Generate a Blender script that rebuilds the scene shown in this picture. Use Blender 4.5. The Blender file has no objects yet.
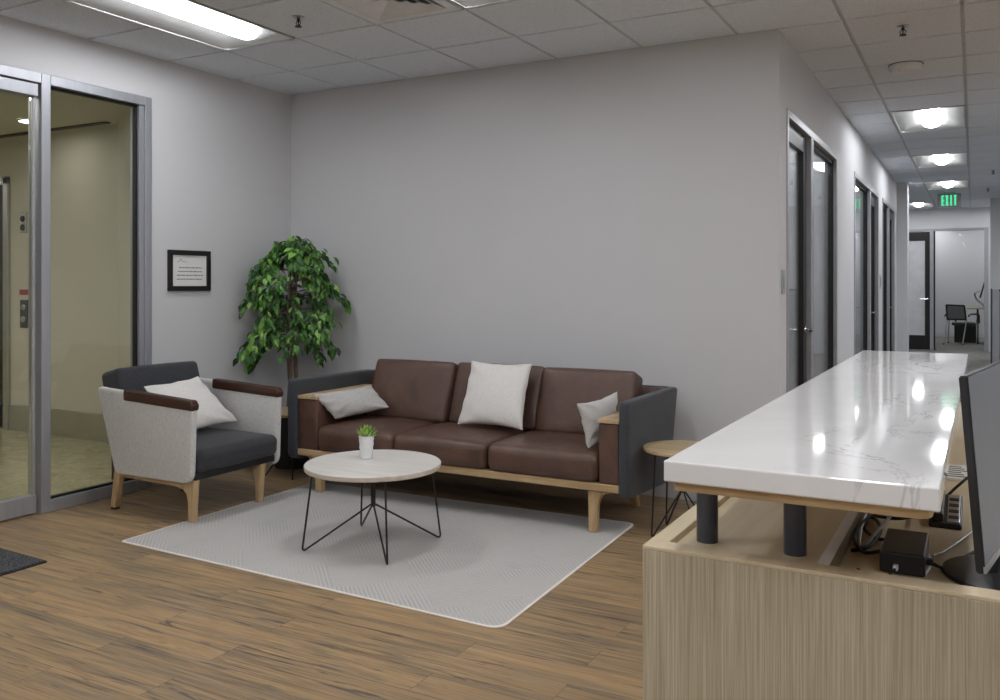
import bpy, bmesh, math, random
from mathutils import Vector, Matrix
random.seed(7)
scene = bpy.context.scene
COL = scene.collection
R = math.radians

# ------------------------------------------------------------------ materials
def lin(c):
    c = c / 255.0
    return c / 12.92 if c <= 0.04045 else ((c + 0.055) / 1.055) ** 2.4
def rgb(r, g, b): return (lin(r), lin(g), lin(b), 1.0)

class NT:
    def __init__(s, name):
        s.m = bpy.data.materials.new(name); s.m.use_nodes = True
        s.t = s.m.node_tree; s.t.nodes.clear()
        s.out = s.n('ShaderNodeOutputMaterial')
    def n(s, typ, **kw):
        nd = s.t.nodes.new(typ)
        for k, v in kw.items(): setattr(nd, k, v)
        return nd
    def l(s, a, b): s.t.links.new(a, b)
    def bsdf(s, color=None, rough=.5, metal=0., spec=.5, **inp):
        b = s.n('ShaderNodeBsdfPrincipled')
        if color is not None: b.inputs['Base Color'].default_value = color
        b.inputs['Roughness'].default_value = rough
        b.inputs['Metallic'].default_value = metal
        b.inputs['Specular IOR Level'].default_value = spec
        for k, v in inp.items(): b.inputs[k.replace('_', ' ')].default_value = v
        s.l(b.outputs[0], s.out.inputs[0]); s.b = b
        return b
    def coords(s, scale=(1, 1, 1), rot=(0, 0, 0), kind='Object'):
        tc = s.n('ShaderNodeTexCoord'); mp = s.n('ShaderNodeMapping')
        mp.inputs['Scale'].default_value = scale; mp.inputs['Rotation'].default_value = rot
        s.l(tc.outputs[kind], mp.inputs[0]); return mp.outputs[0]
    def noise(s, vec, scale=5, detail=4, rough=.55, dist=0.):
        n = s.n('ShaderNodeTexNoise'); n.inputs['Scale'].default_value = scale
        n.inputs['Detail'].default_value = detail; n.inputs['Roughness'].default_value = rough
        n.inputs['Distortion'].default_value = dist
        if vec is not None: s.l(vec, n.inputs['Vector'])
        return n
    def ramp(s, fac, stops):
        r = s.n('ShaderNodeValToRGB'); e = r.color_ramp.elements
        while len(e) < len(stops): e.new(.5)
        for k, (p, c) in enumerate(stops): e[k].position = p; e[k].color = c
        s.l(fac, r.inputs[0]); return r.outputs[0]
    def bump(s, h, strength=.2, dist=.01):
        b = s.n('ShaderNodeBump'); b.inputs['Strength'].default_value = strength
        b.inputs['Distance'].default_value = dist
        s.l(h, b.inputs['Height']); s.l(b.outputs[0], s.b.inputs['Normal'])
    def mix(s, fac, a, b, mode='MIX'):
        m = s.n('ShaderNodeMix', data_type='RGBA', blend_type=mode)
        for sock, v in ((m.inputs[0], fac), (m.inputs[6], a), (m.inputs[7], b)):
            if hasattr(v, 'is_linked'): s.l(v, sock)
            else: sock.default_value = v
        return m.outputs[2]

def simple(name, c, rough=.5, metal=0., spec=.5, var=.06, nscale=8, bump=0., bscale=60, stretch=(1, 1, 1)):
    """plain surface with a faint procedural variation of tone and relief"""
    m = NT(name); b = m.bsdf(c, rough, metal, spec)
    v = m.coords(stretch)
    n = m.noise(v, nscale, 3)
    a = tuple(min(1, x * (1 - var)) for x in c[:3]) + (1,); d = tuple(min(1, x * (1 + var)) for x in c[:3]) + (1,)
    m.l(m.ramp(n.outputs['Fac'], [(.3, a), (.7, d)]), b.inputs['Base Color'])
    if bump:
        n2 = m.noise(v, bscale, 3); m.bump(n2.outputs['Fac'], bump, .004)
    return m.m

def wood(name, light, dark, axis='x', scale=1., rough=.45, fine=60):
    m = NT(name); b = m.bsdf(light, rough, spec=.35)
    st = {'x': (1.2, 16, 16), 'y': (16, 1.2, 16), 'z': (16, 16, 1.2)}[axis]
    v = m.coords(tuple(q * scale for q in st))
    n = m.noise(v, 2.2, 6, .65, .4)
    n2 = m.noise(m.coords(tuple(q * scale * 3 for q in st)), 3., 3, .6)
    c = m.ramp(n.outputs['Fac'], [(.3, dark), (.62, light)])
    c = m.mix(.25, c, m.ramp(n2.outputs['Fac'], [(.35, dark), (.65, light)]), 'MULTIPLY')
    m.l(c, b.inputs['Base Color'])
    m.bump(n2.outputs['Fac'], .06, .002)
    return m.m

M = {}
def paint(name, c, rough=.75):
    m = NT(name); b = m.bsdf(c, rough, spec=.25)
    n = m.noise(m.coords(), 220, 2); m.bump(n.outputs['Fac'], .05, .001)
    n2 = m.noise(m.coords(), .7, 2)
    m.l(m.ramp(n2.outputs['Fac'], [(.3, tuple(x * .97 for x in c[:3]) + (1,)), (.7, c)]), b.inputs['Base Color'])
    return m.m
M['wall'] = paint('wall_paint', rgb(206, 206, 208))
M['wall_lobby'] = paint('lobby_paint', rgb(194, 191, 175))
M['base'] = paint('baseboard_paint', rgb(196, 197, 200), .5)
M['frame_grey'] = simple('grey_metal_frame', rgb(166, 167, 170), .38, .35)
M['alu'] = simple('clear_anodised_aluminium', rgb(168, 170, 176), .42, .5, nscale=30, stretch=(1, 1, .05))
M['steel'] = simple('brushed_steel', rgb(205, 205, 205), .3, 1., nscale=5)
M['black'] = simple('black_rubber', rgb(18, 18, 19), .5)
M['dark_stile'] = simple('dark_stained_wood', rgb(26, 24, 24), .4, nscale=20, stretch=(12, 12, 1))
M['wire'] = simple('black_powder_coat', rgb(24, 24, 26), .45)
M['plastic_white'] = simple('white_plastic', rgb(225, 226, 228), .4)
M['plastic_black'] = simple('black_plastic', rgb(36, 36, 38), .42, bump=.05, bscale=400)
M['post'] = simple('dark_grey_metal', rgb(84, 87, 95), .3, .6)
M['troffer'] = simple('white_enamel', rgb(176, 176, 175), .45)
M['chrome'] = simple('chrome', rgb(205, 205, 208), .12, 1.)

def ceiling_mat():
    m = NT('ceiling_tile'); b = m.bsdf(rgb(190, 190, 187), .9, spec=.1)
    v = m.coords()
    n = m.noise(v, 190, 4, .7)
    m.l(m.ramp(n.outputs['Fac'], [(.36, rgb(196, 202, 208)), (.5, rgb(231, 237, 245))]), b.inputs['Base Color'])
    m.bump(n.outputs['Fac'], .25, .002)
    return m.m
M['ceil'] = ceiling_mat()
M['tbar'] = simple('ceiling_grid_enamel', rgb(196, 200, 205), .5)

def floor_wood():
    m = NT('vinyl_plank_floor'); b = m.bsdf(None, .42, spec=.4)
    v = m.coords()
    br = m.n('ShaderNodeTexBrick'); br.offset = .37; br.offset_frequency = 2
    br.inputs['Color1'].default_value = (0, 0, 0, 1); br.inputs['Color2'].default_value = (1, 1, 1, 1)
    br.inputs['Mortar'].default_value = (.5, .5, .5, 1)
    br.inputs['Scale'].default_value = 1.; br.inputs['Mortar Size'].default_value = .0012
    br.inputs['Mortar Smooth'].default_value = .0; br.inputs['Bias'].default_value = 0.
    br.inputs['Brick Width'].default_value = 1.22; br.inputs['Row Height'].default_value = .152
    m.l(v, br.inputs['Vector'])
    sep = m.n('ShaderNodeSeparateColor'); m.l(br.outputs['Color'], sep.inputs[0])
    def streak(sc, off, nscale, det, dist):
        mp = m.n('ShaderNodeMapping'); mp.inputs['Scale'].default_value = sc
        m.l(v, mp.inputs[0])
        add = m.n('ShaderNodeVectorMath', operation='ADD'); m.l(mp.outputs[0], add.inputs[0])
        mul = m.n('ShaderNodeVectorMath', operation='SCALE'); mul.inputs[3].default_value = off
        cmb = m.n('ShaderNodeCombineXYZ')
        for q in range(3): m.l(sep.outputs[0], cmb.inputs[q])
        m.l(cmb.outputs[0], mul.inputs[0]); m.l(mul.outputs[0], add.inputs[1])
        return m.noise(add.outputs[0], nscale, det, .6, dist)
    broad = streak((.75, 8.5, 1), 37., 1.6, 6, 1.3)
    fine = streak((1.4, 42, 1), 91., 2., 4, .3)
    dark = streak((.8, 13, 1), 63., 1.9, 6, 1.8)
    c = m.ramp(broad.outputs['Fac'], [(.28, rgb(134, 122, 108)), (.44, rgb(160, 142, 117)), (.57, rgb(183, 156, 120)), (.75, rgb(166, 154, 136))])
    tone = m.ramp(sep.outputs[0], [(0., rgb(224, 218, 212)), (.5, rgb(238, 231, 220)), (1., rgb(254, 243, 228))])
    c = m.mix(1., c, tone, 'MULTIPLY')
    c = m.mix(.42, c, m.ramp(fine.outputs['Fac'], [(.3, rgb(120, 108, 98)), (.6, rgb(255, 255, 255))]), 'MULTIPLY')
    c = m.mix(m.ramp(dark.outputs['Fac'], [(.57, (0, 0, 0, 1)), (.66, (.85, .85, .85, 1))]), c, rgb(78, 71, 68))
    seam = m.n('ShaderNodeMath', operation='MULTIPLY'); seam.inputs[1].default_value = .55
    m.l(br.outputs['Fac'], seam.inputs[0])
    c = m.mix(seam.outputs[0], c, rgb(60, 50, 42))
    m.l(c, b.inputs['Base Color'])
    m.bump(fine.outputs['Fac'], .08, .002)
    return m.m
M['floor'] = floor_wood()

def carpet_mat():
    m = NT('grey_carpet'); b = m.bsdf(None, .95, spec=.1)
    v = m.coords(); n = m.noise(v, 9, 8, .8); n2 = m.noise(m.coords((1, 6, 1)), 3, 4)
    c = m.mix(.5, m.ramp(n.outputs['Fac'], [(.35, rgb(88, 87, 84)), (.65, rgb(148, 145, 140))]), m.ramp(n2.outputs['Fac'], [(.35, rgb(100, 98, 95)), (.65, rgb(142, 139, 134))]))
    m.l(c, b.inputs['Base Color']); m.bump(m.noise(v, 300, 2).outputs['Fac'], .4, .004)
    return m.m
M['carpet'] = carpet_mat()

def terrazzo():
    m = NT('lobby_terrazzo'); b = m.bsdf(None, .16, spec=.5)
    v = m.coords(); n = m.noise(v, 7, 7, .75, .5)
    vo = m.n('ShaderNodeTexVoronoi'); vo.inputs['Scale'].default_value = 70; m.l(v, vo.inputs['Vector'])
    c = m.ramp(n.outputs['Fac'], [(.3, rgb(172, 167, 134)), (.55, rgb(206, 201, 166)), (.75, rgb(218, 214, 184))])
    c = m.mix(.35, c, m.ramp(vo.outputs['Color'], [(.2, rgb(140, 132, 96)), (.8, rgb(225, 220, 190))]), 'MULTIPLY')
    m.l(c, b.inputs['Base Color']); return m.m
M['terrazzo'] = terrazzo()

def glass_mat(name, tint=(.97, .975, .972), boost=1.0):
    m = NT(name)
    tr = m.n('ShaderNodeBsdfTransparent'); tr.inputs[0].default_value = tint + (1,)
    gl = m.n('ShaderNodeBsdfGlossy'); gl.inputs['Roughness'].default_value = .0
    gl.inputs[0].default_value = (.95, .97, .97, 1)
    fr = m.n('ShaderNodeFresnel'); fr.inputs[0].default_value = 1.5
    mu = m.n('ShaderNodeMath', operation='MULTIPLY'); mu.inputs[1].default_value = boost * .6; mu.use_clamp = True
    mx = m.n('ShaderNodeMixShader')
    m.l(fr.outputs[0], mu.inputs[0]); m.l(mu.outputs[0], mx.inputs[0])
    m.l(tr.outputs[0], mx.inputs[1]); m.l(gl.outputs[0], mx.inputs[2]); m.l(mx.outputs[0], m.out.inputs[0])
    return m.m
M['glass'] = glass_mat('clear_glass')
M['glass_far'] = glass_mat('far_glass', (.97, .975, .972), .45)
M['glass_office'] = glass_mat('office_glass', (.97, .972, .972), 1.15)
M['frosted'] = simple('frosted_film_glass', rgb(205, 206, 208), .35)

def fabric(name, c, c2, scale=900, bump=.35, rough=.9, weave=True):
    m = NT(name); b = m.bsdf(c, rough, spec=.15)
    b.inputs['Sheen Weight'].default_value = .15
    v = m.coords()
    n = m.noise(m.coords((1, 1, 6)), 60, 3); n3 = m.noise(m.coords((6, 6, 1)), 60, 3)
    n2 = m.noise(v, 420, 2)
    add = m.n('ShaderNodeMath', operation='ADD'); m.l(n.outputs['Fac'], add.inputs[0]); m.l(n3.outputs['Fac'], add.inputs[1])
    hf = m.n('ShaderNodeMath', operation='MULTIPLY'); hf.inputs[1].default_value = .5; m.l(add.outputs[0], hf.inputs[0])
    m.l(m.ramp(hf.outputs[0], [(.36, c2), (.62, c)]), b.inputs['Base Color'])
    m.bump(n2.outputs['Fac'], bump, .002)
    return m.m
M['fab_grey'] = fabric('light_grey_weave', rgb(216, 215, 212), rgb(184, 183, 180))
M['fab_char'] = fabric('charcoal_upholstery', rgb(66, 67, 71), rgb(48, 49, 53))
M['felt'] = fabric('charcoal_felt', rgb(72, 75, 80), rgb(55, 57, 62))
M['cushion_white'] = fabric('white_pillow_cotton', rgb(226, 223, 219), rgb(206, 203, 200))
M['cushion_grey'] = fabric('grey_pillow_linen', rgb(197, 195, 192), rgb(172, 170, 168))

def leather():
    m = NT('brown_leather'); b = m.bsdf(None, .38, spec=.5)
    v = m.coords(); n = m.noise(v, 4.5, 5, .6, .5); n2 = m.noise(v, 26, 5, .65)
    c = m.ramp(n.outputs['Fac'], [(.3, rgb(74, 53, 45)), (.55, rgb(92, 67, 57)), (.75, rgb(107, 80, 68))])
    c = m.mix(.25, c, m.ramp(n2.outputs['Fac'], [(.3, rgb(190, 180, 175)), (.7, rgb(255, 255, 255))]), 'MULTIPLY')
    m.l(c, b.inputs['Base Color'])
    m.l(m.ramp(n2.outputs['Fac'], [(.3, (.46, .46, .46, 1)), (.7, (.34, .34, .34, 1))]), b.inputs['Roughness'])
    vo = m.n('ShaderNodeTexVoronoi'); vo.inputs['Scale'].default_value = 330; m.l(v, vo.inputs['Vector'])
    m.bump(m.mix(.6, vo.outputs['Distance'], n.outputs['Fac']), .12, .003)
    return m.m
M['leather'] = leather()
M['oak'] = wood('light_oak', rgb(205, 180, 142), rgb(172, 146, 108), 'x')
M['oak_z'] = wood('light_oak_upright', rgb(205, 180, 142), rgb(172, 146, 108), 'z')
M['oak_y'] = wood('light_oak_depthwise', rgb(208, 186, 150), rgb(176, 150, 114), 'y')
M['walnut'] = wood('dark_brown_leather_wood', rgb(86, 56, 44), rgb(56, 36, 29), 'x', rough=.38)
M['table_white'] = wood('whitewashed_wood', rgb(224, 221, 217), rgb(209, 205, 200), 'x', .7, .35)
M['table_edge'] = wood('whitewashed_wood_edge', rgb(212, 203, 190), rgb(196, 184, 170), 'x', .7, .45)
M['side_top'] = wood('pale_ash', rgb(202, 183, 146), rgb(176, 156, 120), 'x', .8, .4)
M['plywood'] = wood('counter_plywood', rgb(214, 190, 150), rgb(180, 152, 112), 'x', 1.3, .4)

def laminate():
    m = NT('vertical_grain_laminate'); b = m.bsdf(None, .5, spec=.3)
    n = m.noise(m.coords((60, 60, 1.1)), 2.4, 5, .7); n2 = m.noise(m.coords((190, 190, 2.)), 2., 3, .7)
    c = m.ramp(n.outputs['Fac'], [(.3, rgb(174, 162, 138)), (.5, rgb(186, 175, 152)), (.7, rgb(196, 186, 164))])
    c = m.mix(.6, c, m.ramp(n2.outputs['Fac'], [(.35, rgb(186, 176, 160)), (.62, rgb(255, 255, 255))]), 'MULTIPLY')
    m.l(c, b.inputs['Base Color']); return m.m
M['laminate'] = laminate()
M['desk_top'] = wood('desk_pale_maple', rgb(214, 200, 172), rgb(198, 182, 152), 'y', .8, .35)

def quartz():
    m = NT('white_quartz'); b = m.bsdf(None, .045, spec=.55)
    v = m.coords((2.2, 1.2, 1), (0, 0, .5))
    n = m.noise(v, 1.6, 7, .62, 1.4)
    sub = m.n('ShaderNodeMath', operation='SUBTRACT'); sub.inputs[1].default_value = .5; m.l(n.outputs['Fac'], sub.inputs[0])
    ab = m.n('ShaderNodeMath', operation='ABSOLUTE'); m.l(sub.outputs[0], ab.inputs[0])
    msk = m.noise(m.coords((1.5, 1, 1)), 1.8, 2)
    vein = m.ramp(ab.outputs[0], [(.0, (.75, .75, .75, 1)), (.010, (0, 0, 0, 1))])
    vein = m.mix(1., vein, m.ramp(msk.outputs['Fac'], [(.5, (0, 0, 0, 1)), (.66, (1, 1, 1, 1))]), 'MULTIPLY')
    soft = m.noise(m.coords(), 3, 4)
    c = m.ramp(soft.outputs['Fac'], [(.3, rgb(214, 212, 211)), (.7, rgb(226, 224, 223))])
    c = m.mix(vein, c, rgb(150, 147, 145))
    m.l(c, b.inputs['Base Color']); return m.m
M['quartz'] = quartz()

def rug_mat():
    m = NT('pale_patterned_rug'); b = m.bsdf(None, .95, spec=.08)
    base = m.coords()
    def stripes(rot):
        mp = m.n('ShaderNodeMapping'); mp.inputs['Rotation'].default_value = (0, 0, rot); m.l(base, mp.inputs[0])
        w = m.n('ShaderNodeTexWave', wave_type='BANDS', bands_direction='X'); w.inputs['Scale'].default_value = 17.
        w.inputs['Distortion'].default_value = .6; w.inputs['Detail'].default_value = 2
        m.l(mp.outputs[0], w.inputs['Vector']); return w.outputs['Fac']
    ch = m.n('ShaderNodeTexChecker'); ch.inputs['Scale'].default_value = 2.6
    ch.inputs['Color1'].default_value = (0, 0, 0, 1); ch.inputs['Color2'].default_value = (1, 1, 1, 1)
    mp = m.n('ShaderNodeMapping'); mp.inputs['Rotation'].default_value = (0, 0, R(45)); m.l(base, mp.inputs[0])
    m.l(mp.outputs[0], ch.inputs['Vector'])
    s = m.mix(ch.outputs['Fac'], stripes(R(45)), stripes(R(-45)))
    wear = m.noise(base, 3.2, 6, .7); sp = m.noise(base, 260, 2)
    s2 = m.mix(m.ramp(wear.outputs['Fac'], [(.42, (0, 0, 0, 1)), (.68, (.55, .55, .55, 1))]), (.6, .6, .6, 1), s)
    c = m.ramp(s2, [(.1, rgb(156, 155, 154)), (.7, rgb(194, 191, 188))])
    c = m.mix(.3, c, m.ramp(sp.outputs['Fac'], [(.35, rgb(205, 205, 205)), (.65, rgb(255, 255, 255))]), 'MULTIPLY')
    m.l(c, b.inputs['Base Color']); m.bump(sp.outputs['Fac'], .4, .003)
    return m.m
M['rug'] = rug_mat()
M['rug_edge'] = simple('rug_binding', rgb(222, 214, 205), .9, bump=.3, bscale=300)
def mat_mat():
    m = NT('charcoal_mat_pile'); b = m.bsdf(None, .95, spec=.1)
    v = m.coords(); n = m.noise(v, 110, 3, .8)
    m.l(m.ramp(n.outputs['Fac'], [(.4, rgb(42, 43, 46)), (.6, rgb(104, 105, 108))]), b.inputs['Base Color'])
    m.bump(n.outputs['Fac'], .8, .006); return m.m
M['mat'] = mat_mat()

def leaf_mat(name, stops, rough=.38):
    m = NT(name); b = m.bsdf(None, rough, spec=.4)
    g = m.n('ShaderNodeNewGeometry')
    m.l(m.ramp(g.outputs['Random Per Island'], stops), b.inputs['Base Color'])
    b.inputs['Subsurface Weight'].default_value = .0
    return m.m
M['leaf'] = leaf_mat('ficus_leaf', [(0., rgb(38, 66, 35)), (.45, rgb(58, 102, 45)), (.75, rgb(92, 142, 60)), (1., rgb(140, 182, 90))])
M['succulent'] = leaf_mat('succulent_leaf', [(0., rgb(104, 148, 60)), (.6, rgb(150, 184, 84)), (1., rgb(196, 206, 140))], .5)
M['bark'] = simple('ficus_bark', rgb(112, 92, 80), .8, var=.5, nscale=40, bump=.5, bscale=90, stretch=(1, 1, .3))
M['soil'] = simple('dark_soil', rgb(45, 36, 30), .95, var=.3, nscale=60, bump=.6)
M['planter'] = simple('charcoal_planter', rgb(50, 51, 54), .6)
M['paper'] = simple('white_paper', rgb(224, 223, 220), .8, var=.02)
M['ink'] = simple('grey_ink', rgb(138, 138, 140), .8)
M['mesh'] = simple('grey_mesh_back', rgb(120, 121, 124), .7, nscale=90)
M['exit_body'] = simple('smoked_sign_body', rgb(108, 110, 110), .4)
M['edge_grey'] = simple('grey_edge_band', rgb(214, 211, 208), .4)
M['red'] = simple('red_sign', rgb(150, 66, 66), .5)
M['cubicle'] = fabric('cubicle_fabric', rgb(158, 158, 161), rgb(140, 140, 143))
def screen_mat():
    m = NT('monitor_reflection_grey'); m.bsdf(rgb(124, 129, 137), .5, spec=.3)  # grey base colour paints in the bright room's reflection
    n = m.noise(m.coords(), 600, 1); m.bump(n.outputs['Fac'], .01, .0005); return m.m
M['screen'] = screen_mat()
M['silver'] = simple('satin_silver', rgb(178, 180, 184), .3, .9)

def emit(name, c, s):
    m = NT(name); e = m.n('ShaderNodeEmission'); e.inputs[0].default_value = c; e.inputs[1].default_value = s
    m.l(e.outputs[0], m.out.inputs[0]); return m.m
M['lamp'] = emit('lamp_lens', (.965, .985, 1.022, 1), 17.)
M['lamp_cool'] = emit('downlight_lens', (1., .98, .91, 1), 15.5)
M['exit'] = emit('exit_green', (.07, .66, .30, 1), .85)

# ------------------------------------------------------------------ mesh helpers
def box(bm, x0, x1, y0, y1, z0, z1, bev=0., seg=2):
    vs = [bm.verts.new(p) for p in ((x0, y0, z0), (x1, y0, z0), (x1, y1, z0), (x0, y1, z0), (x0, y0, z1), (x1, y0, z1), (x1, y1, z1), (x0, y1, z1))]
    fs = [bm.faces.new([vs[i] for i in q]) for q in ((3, 2, 1, 0), (4, 5, 6, 7), (0, 1, 5, 4), (1, 2, 6, 5), (2, 3, 7, 6), (3, 0, 4, 7))]
    if bev > 0:
        es = list({e for f in fs for e in f.edges})
        bmesh.ops.bevel(bm, geom=es, offset=bev, segments=seg, affect='EDGES', profile=.5)
    return vs

def prism(bm, pts, vec, bev=0., seg=2):
    """closed polygon of 3-D points extruded by vec"""
    vec = Vector(vec)
    a = [bm.verts.new(p) for p in pts]; b = [bm.verts.new(Vector(p) + vec) for p in pts]
    n = len(pts)
    f0 = bm.faces.new(a); f1 = bm.faces.new(b[::-1])
    sides = [bm.faces.new((a[i], b[i], b[(i + 1) % n], a[(i + 1) % n])) for i in range(n)]
    bmesh.ops.recalc_face_normals(bm, faces=[f0, f1] + sides)
    if bev > 0:
        es = [e for e in list(f0.edges) + list(f1.edges)]
        bmesh.ops.bevel(bm, geom=es, offset=bev, segments=seg, affect='EDGES', profile=.5)

def round_poly(pts, rad, n=5):
    """2-D polygon with rounded corners; rad: number or list"""
    out = []; N = len(pts)
    for i, p in enumerate(pts):
        r = rad[i] if isinstance(rad, (list, tuple)) else rad
        p = Vector(p); a = Vector(pts[i - 1]) - p; b = Vector(pts[(i + 1) % N]) - p
        if r <= 0: out.append(tuple(p)); continue
        ang = a.angle(b); t = min(r / math.tan(ang / 2), a.length * .49, b.length * .49)
        p0 = p + a.normalized() * t; p1 = p + b.normalized() * t
        for k in range(n + 1):
            s = k / n; q = p0.lerp(p, s).lerp(p.lerp(p1, s), s); out.append(tuple(q))
    return out

def tube(bm, pts, r, seg=8, rads=None, closed=False):
    pts = [Vector(p) for p in pts]; rings = []
    up = None
    for i, p in enumerate(pts):
        d = (pts[min(i + 1, len(pts) - 1)] - pts[max(i - 1, 0)]).normalized()
        if up is None:
            up = d.orthogonal().normalized()
        else:
            up = (up - d * up.dot(d))
            up = up.normalized() if up.length > 1e-5 else d.orthogonal().normalized()
        s = d.cross(up); rr = rads[i] if rads else r
        rings.append([bm.verts.new(p + (up * math.cos(2 * math.pi * k / seg) + s * math.sin(2 * math.pi * k / seg)) * rr) for k in range(seg)])
    fs = []
    for a, b in zip(rings, rings[1:]):
        for k in range(seg): fs.append(bm.faces.new((a[k], a[(k + 1) % seg], b[(k + 1) % seg], b[k])))
    fs.append(bm.faces.new(rings[0][::-1])); fs.append(bm.faces.new(rings[-1]))
    bmesh.ops.recalc_face_normals(bm, faces=fs)

def bend(pts, r, n=6):
    """3-D polyline with rounded corners"""
    out = [Vector(pts[0])]
    for i in range(1, len(pts) - 1):
        p = Vector(pts[i]); a = Vector(pts[i - 1]) - p; b = Vector(pts[i + 1]) - p
        t = min(r, a.length * .45, b.length * .45)
        p0 = p + a.normalized() * t; p1 = p + b.normalized() * t
        for k in range(n + 1):
            s = k / n; out.append(p0.lerp(p, s).lerp(p.lerp(p1, s), s))
    out.append(Vector(pts[-1])); return out

def spline(pts, n=8):
    """Catmull-Rom through the points"""
    P = [Vector(p) for p in pts]; P = [P[0] * 2 - P[1]] + P + [P[-1] * 2 - P[-2]]; out = []
    for i in range(1, len(P) - 2):
        for k in range(n):
            t = k / n; a, b, c, d = P[i - 1:i + 3]
            out.append(.5 * ((2 * b) + (c - a) * t + (2 * a - 5 * b + 4 * c - d) * t * t + (3 * b - a - 3 * c + d) * t ** 3))
    out.append(P[-2]); return out

def lathe(bm, prof, cx=0, cy=0, seg=32):
    rings = []
    for r, z in prof:
        if r < 1e-6: rings.append([bm.verts.new((cx, cy, z))])
        else: rings.append([bm.verts.new((cx + r * math.cos(2 * math.pi * k / seg), cy + r * math.sin(2 * math.pi * k / seg), z)) for k in range(seg)])
    fs = []
    for a, b in zip(rings, rings[1:]):
        for k in range(seg):
            k2 = (k + 1) % seg
            if len(a) == 1 and len(b) == 1: continue
            if len(a) == 1: fs.append(bm.faces.new((a[0], b[k], b[k2])))
            elif len(b) == 1: fs.append(bm.faces.new((a[k], a[k2], b[0])))
            else: fs.append(bm.faces.new((a[k], a[k2], b[k2], b[k])))
    bmesh.ops.recalc_face_normals(bm, faces=fs)

def soft_box(bm, x0, x1, y0, y1, z0, z1, r=.04, puff=(0, 0, 0), n=7, xform=None, wob=0., seed=0):
    """upholstered block: rounded edges, faces swelling by puff along each axis"""
    rnd = random.Random(seed)
    ph = [rnd.uniform(0, 6.28) for _ in range(6)]
    c = Vector(((x0 + x1) / 2, (y0 + y1) / 2, (z0 + z1) / 2)); h = Vector(((x1 - x0) / 2, (y1 - y0) / 2, (z1 - z0) / 2))
    r = min(r, h.x * .98, h.y * .98, h.z * .98)
    def grid(hh):
        g = [-hh, -hh + r * .12, -hh + r * .35, -hh + r * .65, -hh + r]
        inner = [-hh + r + (2 * (hh - r)) * k / n for k in range(1, n)]
        return g + inner + [-q for q in g[::-1]]
    G = [grid(h.x), grid(h.y), grid(h.z)]
    cache = {}
    def vert(p):
        key = tuple(round(q, 6) for q in p)
        if key in cache: return cache[key]
        p = Vector(p); inn = Vector([max(-(h[k] - r), min(h[k] - r, p[k])) for k in range(3)])
        d = p - inn
        q = inn + (d.normalized() * r if d.length > 1e-9 else d)
        f = Vector([1 - (q[k] / h[k]) ** 2 for k in range(3)])
        for k in range(3):
            o = [j for j in range(3) if j != k]
            q[k] += puff[k] * (q[k] / h[k]) * max(0, f[o[0]]) ** .6 * max(0, f[o[1]]) ** .6
        if wob:
            w = math.sin(q.x * 23 + ph[0]) * math.sin(q.y * 19 + ph[1]) + .6 * math.sin(q.x * 41 + q.z * 37 + ph[2]) * math.sin(q.z * 31 + q.y * 29 + ph[3])
            q += q.normalized() * w * wob
        q = q + c
        if xform: q = xform(q)
        v = bm.verts.new(q); cache[key] = v; return v
    fs = []
    for ax in range(3):
        u, w = [(1, 2), (2, 0), (0, 1)][ax]
        for sgn in (-1, 1):
            for i in range(len(G[u]) - 1):
                for j in range(len(G[w]) - 1):
                    def P(a, b):
                        p = [0, 0, 0]; p[ax] = sgn * h[ax]; p[u] = G[u][a]; p[w] = G[w][b]; return vert(p)
                    q = [P(i, j), P(i + 1, j), P(i + 1, j + 1), P(i, j + 1)]
                    if sgn < 0: q = q[::-1]
                    if len(set(q)) == 4:
                        try: fs.append(bm.faces.new(q))
                        except ValueError: pass
    return fs

def pillow(bm, tl, tr, br, bl, thick, pinch=.10, n=24, seed=0, crumple=.006, sag=0.):
    """stuffed pillow spanned by its four corners, thick = half thickness"""
    rnd = random.Random(seed); ph = [rnd.uniform(0, 6.28) for _ in range(8)]
    tl, tr, br, bl = map(Vector, (tl, tr, br, bl)); c = (tl + tr + br + bl) / 4
    u = (tr + br - tl - bl) / 4; v = (tl + tr - bl - br) / 4; k2 = (tr + bl - tl - br) / 4
    w = u.cross(v).normalized(); cache = {}
    def vert(i, j, s):
        a = -1 + 2 * i / n; b = -1 + 2 * j / n
        rim = i in (0, n) or j in (0, n)
        key = (i, j, 0 if rim else s)
        if key in cache: return cache[key]
        aa = math.sin(a * math.pi / 2); bb = math.sin(b * math.pi / 2)
        pa = aa * (1 - pinch * (1 - bb * bb) * abs(aa) ** 3); pb = bb * (1 - pinch * (1 - aa * aa) * abs(bb) ** 3)
        t = max(0, (1 - aa ** 2) * (1 - bb ** 2)) ** .42
        ed = abs(aa) ** 2 + abs(bb) ** 2; ang = math.atan2(bb, aa)
        cr = crumple * ed * (math.sin(ang * 9 + ph[0]) + .7 * math.sin(ang * 17 + ph[1]) + .6 * math.sin(aa * 7 + bb * 11 + ph[2]))
        q = c + u * pa + v * pb + k2 * pa * pb + w * (s * thick * t + (0 if rim else cr * t ** .5) + sag * (aa * aa - .3))
        vv = bm.verts.new(q); cache[key] = vv; return vv
    for s in (-1, 1):
        for i in range(n):
            for j in range(n):
                q = [vert(i, j, s), vert(i + 1, j, s), vert(i + 1, j + 1, s), vert(i, j + 1, s)]
                bm.faces.new(q if s > 0 else q[::-1])

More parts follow.
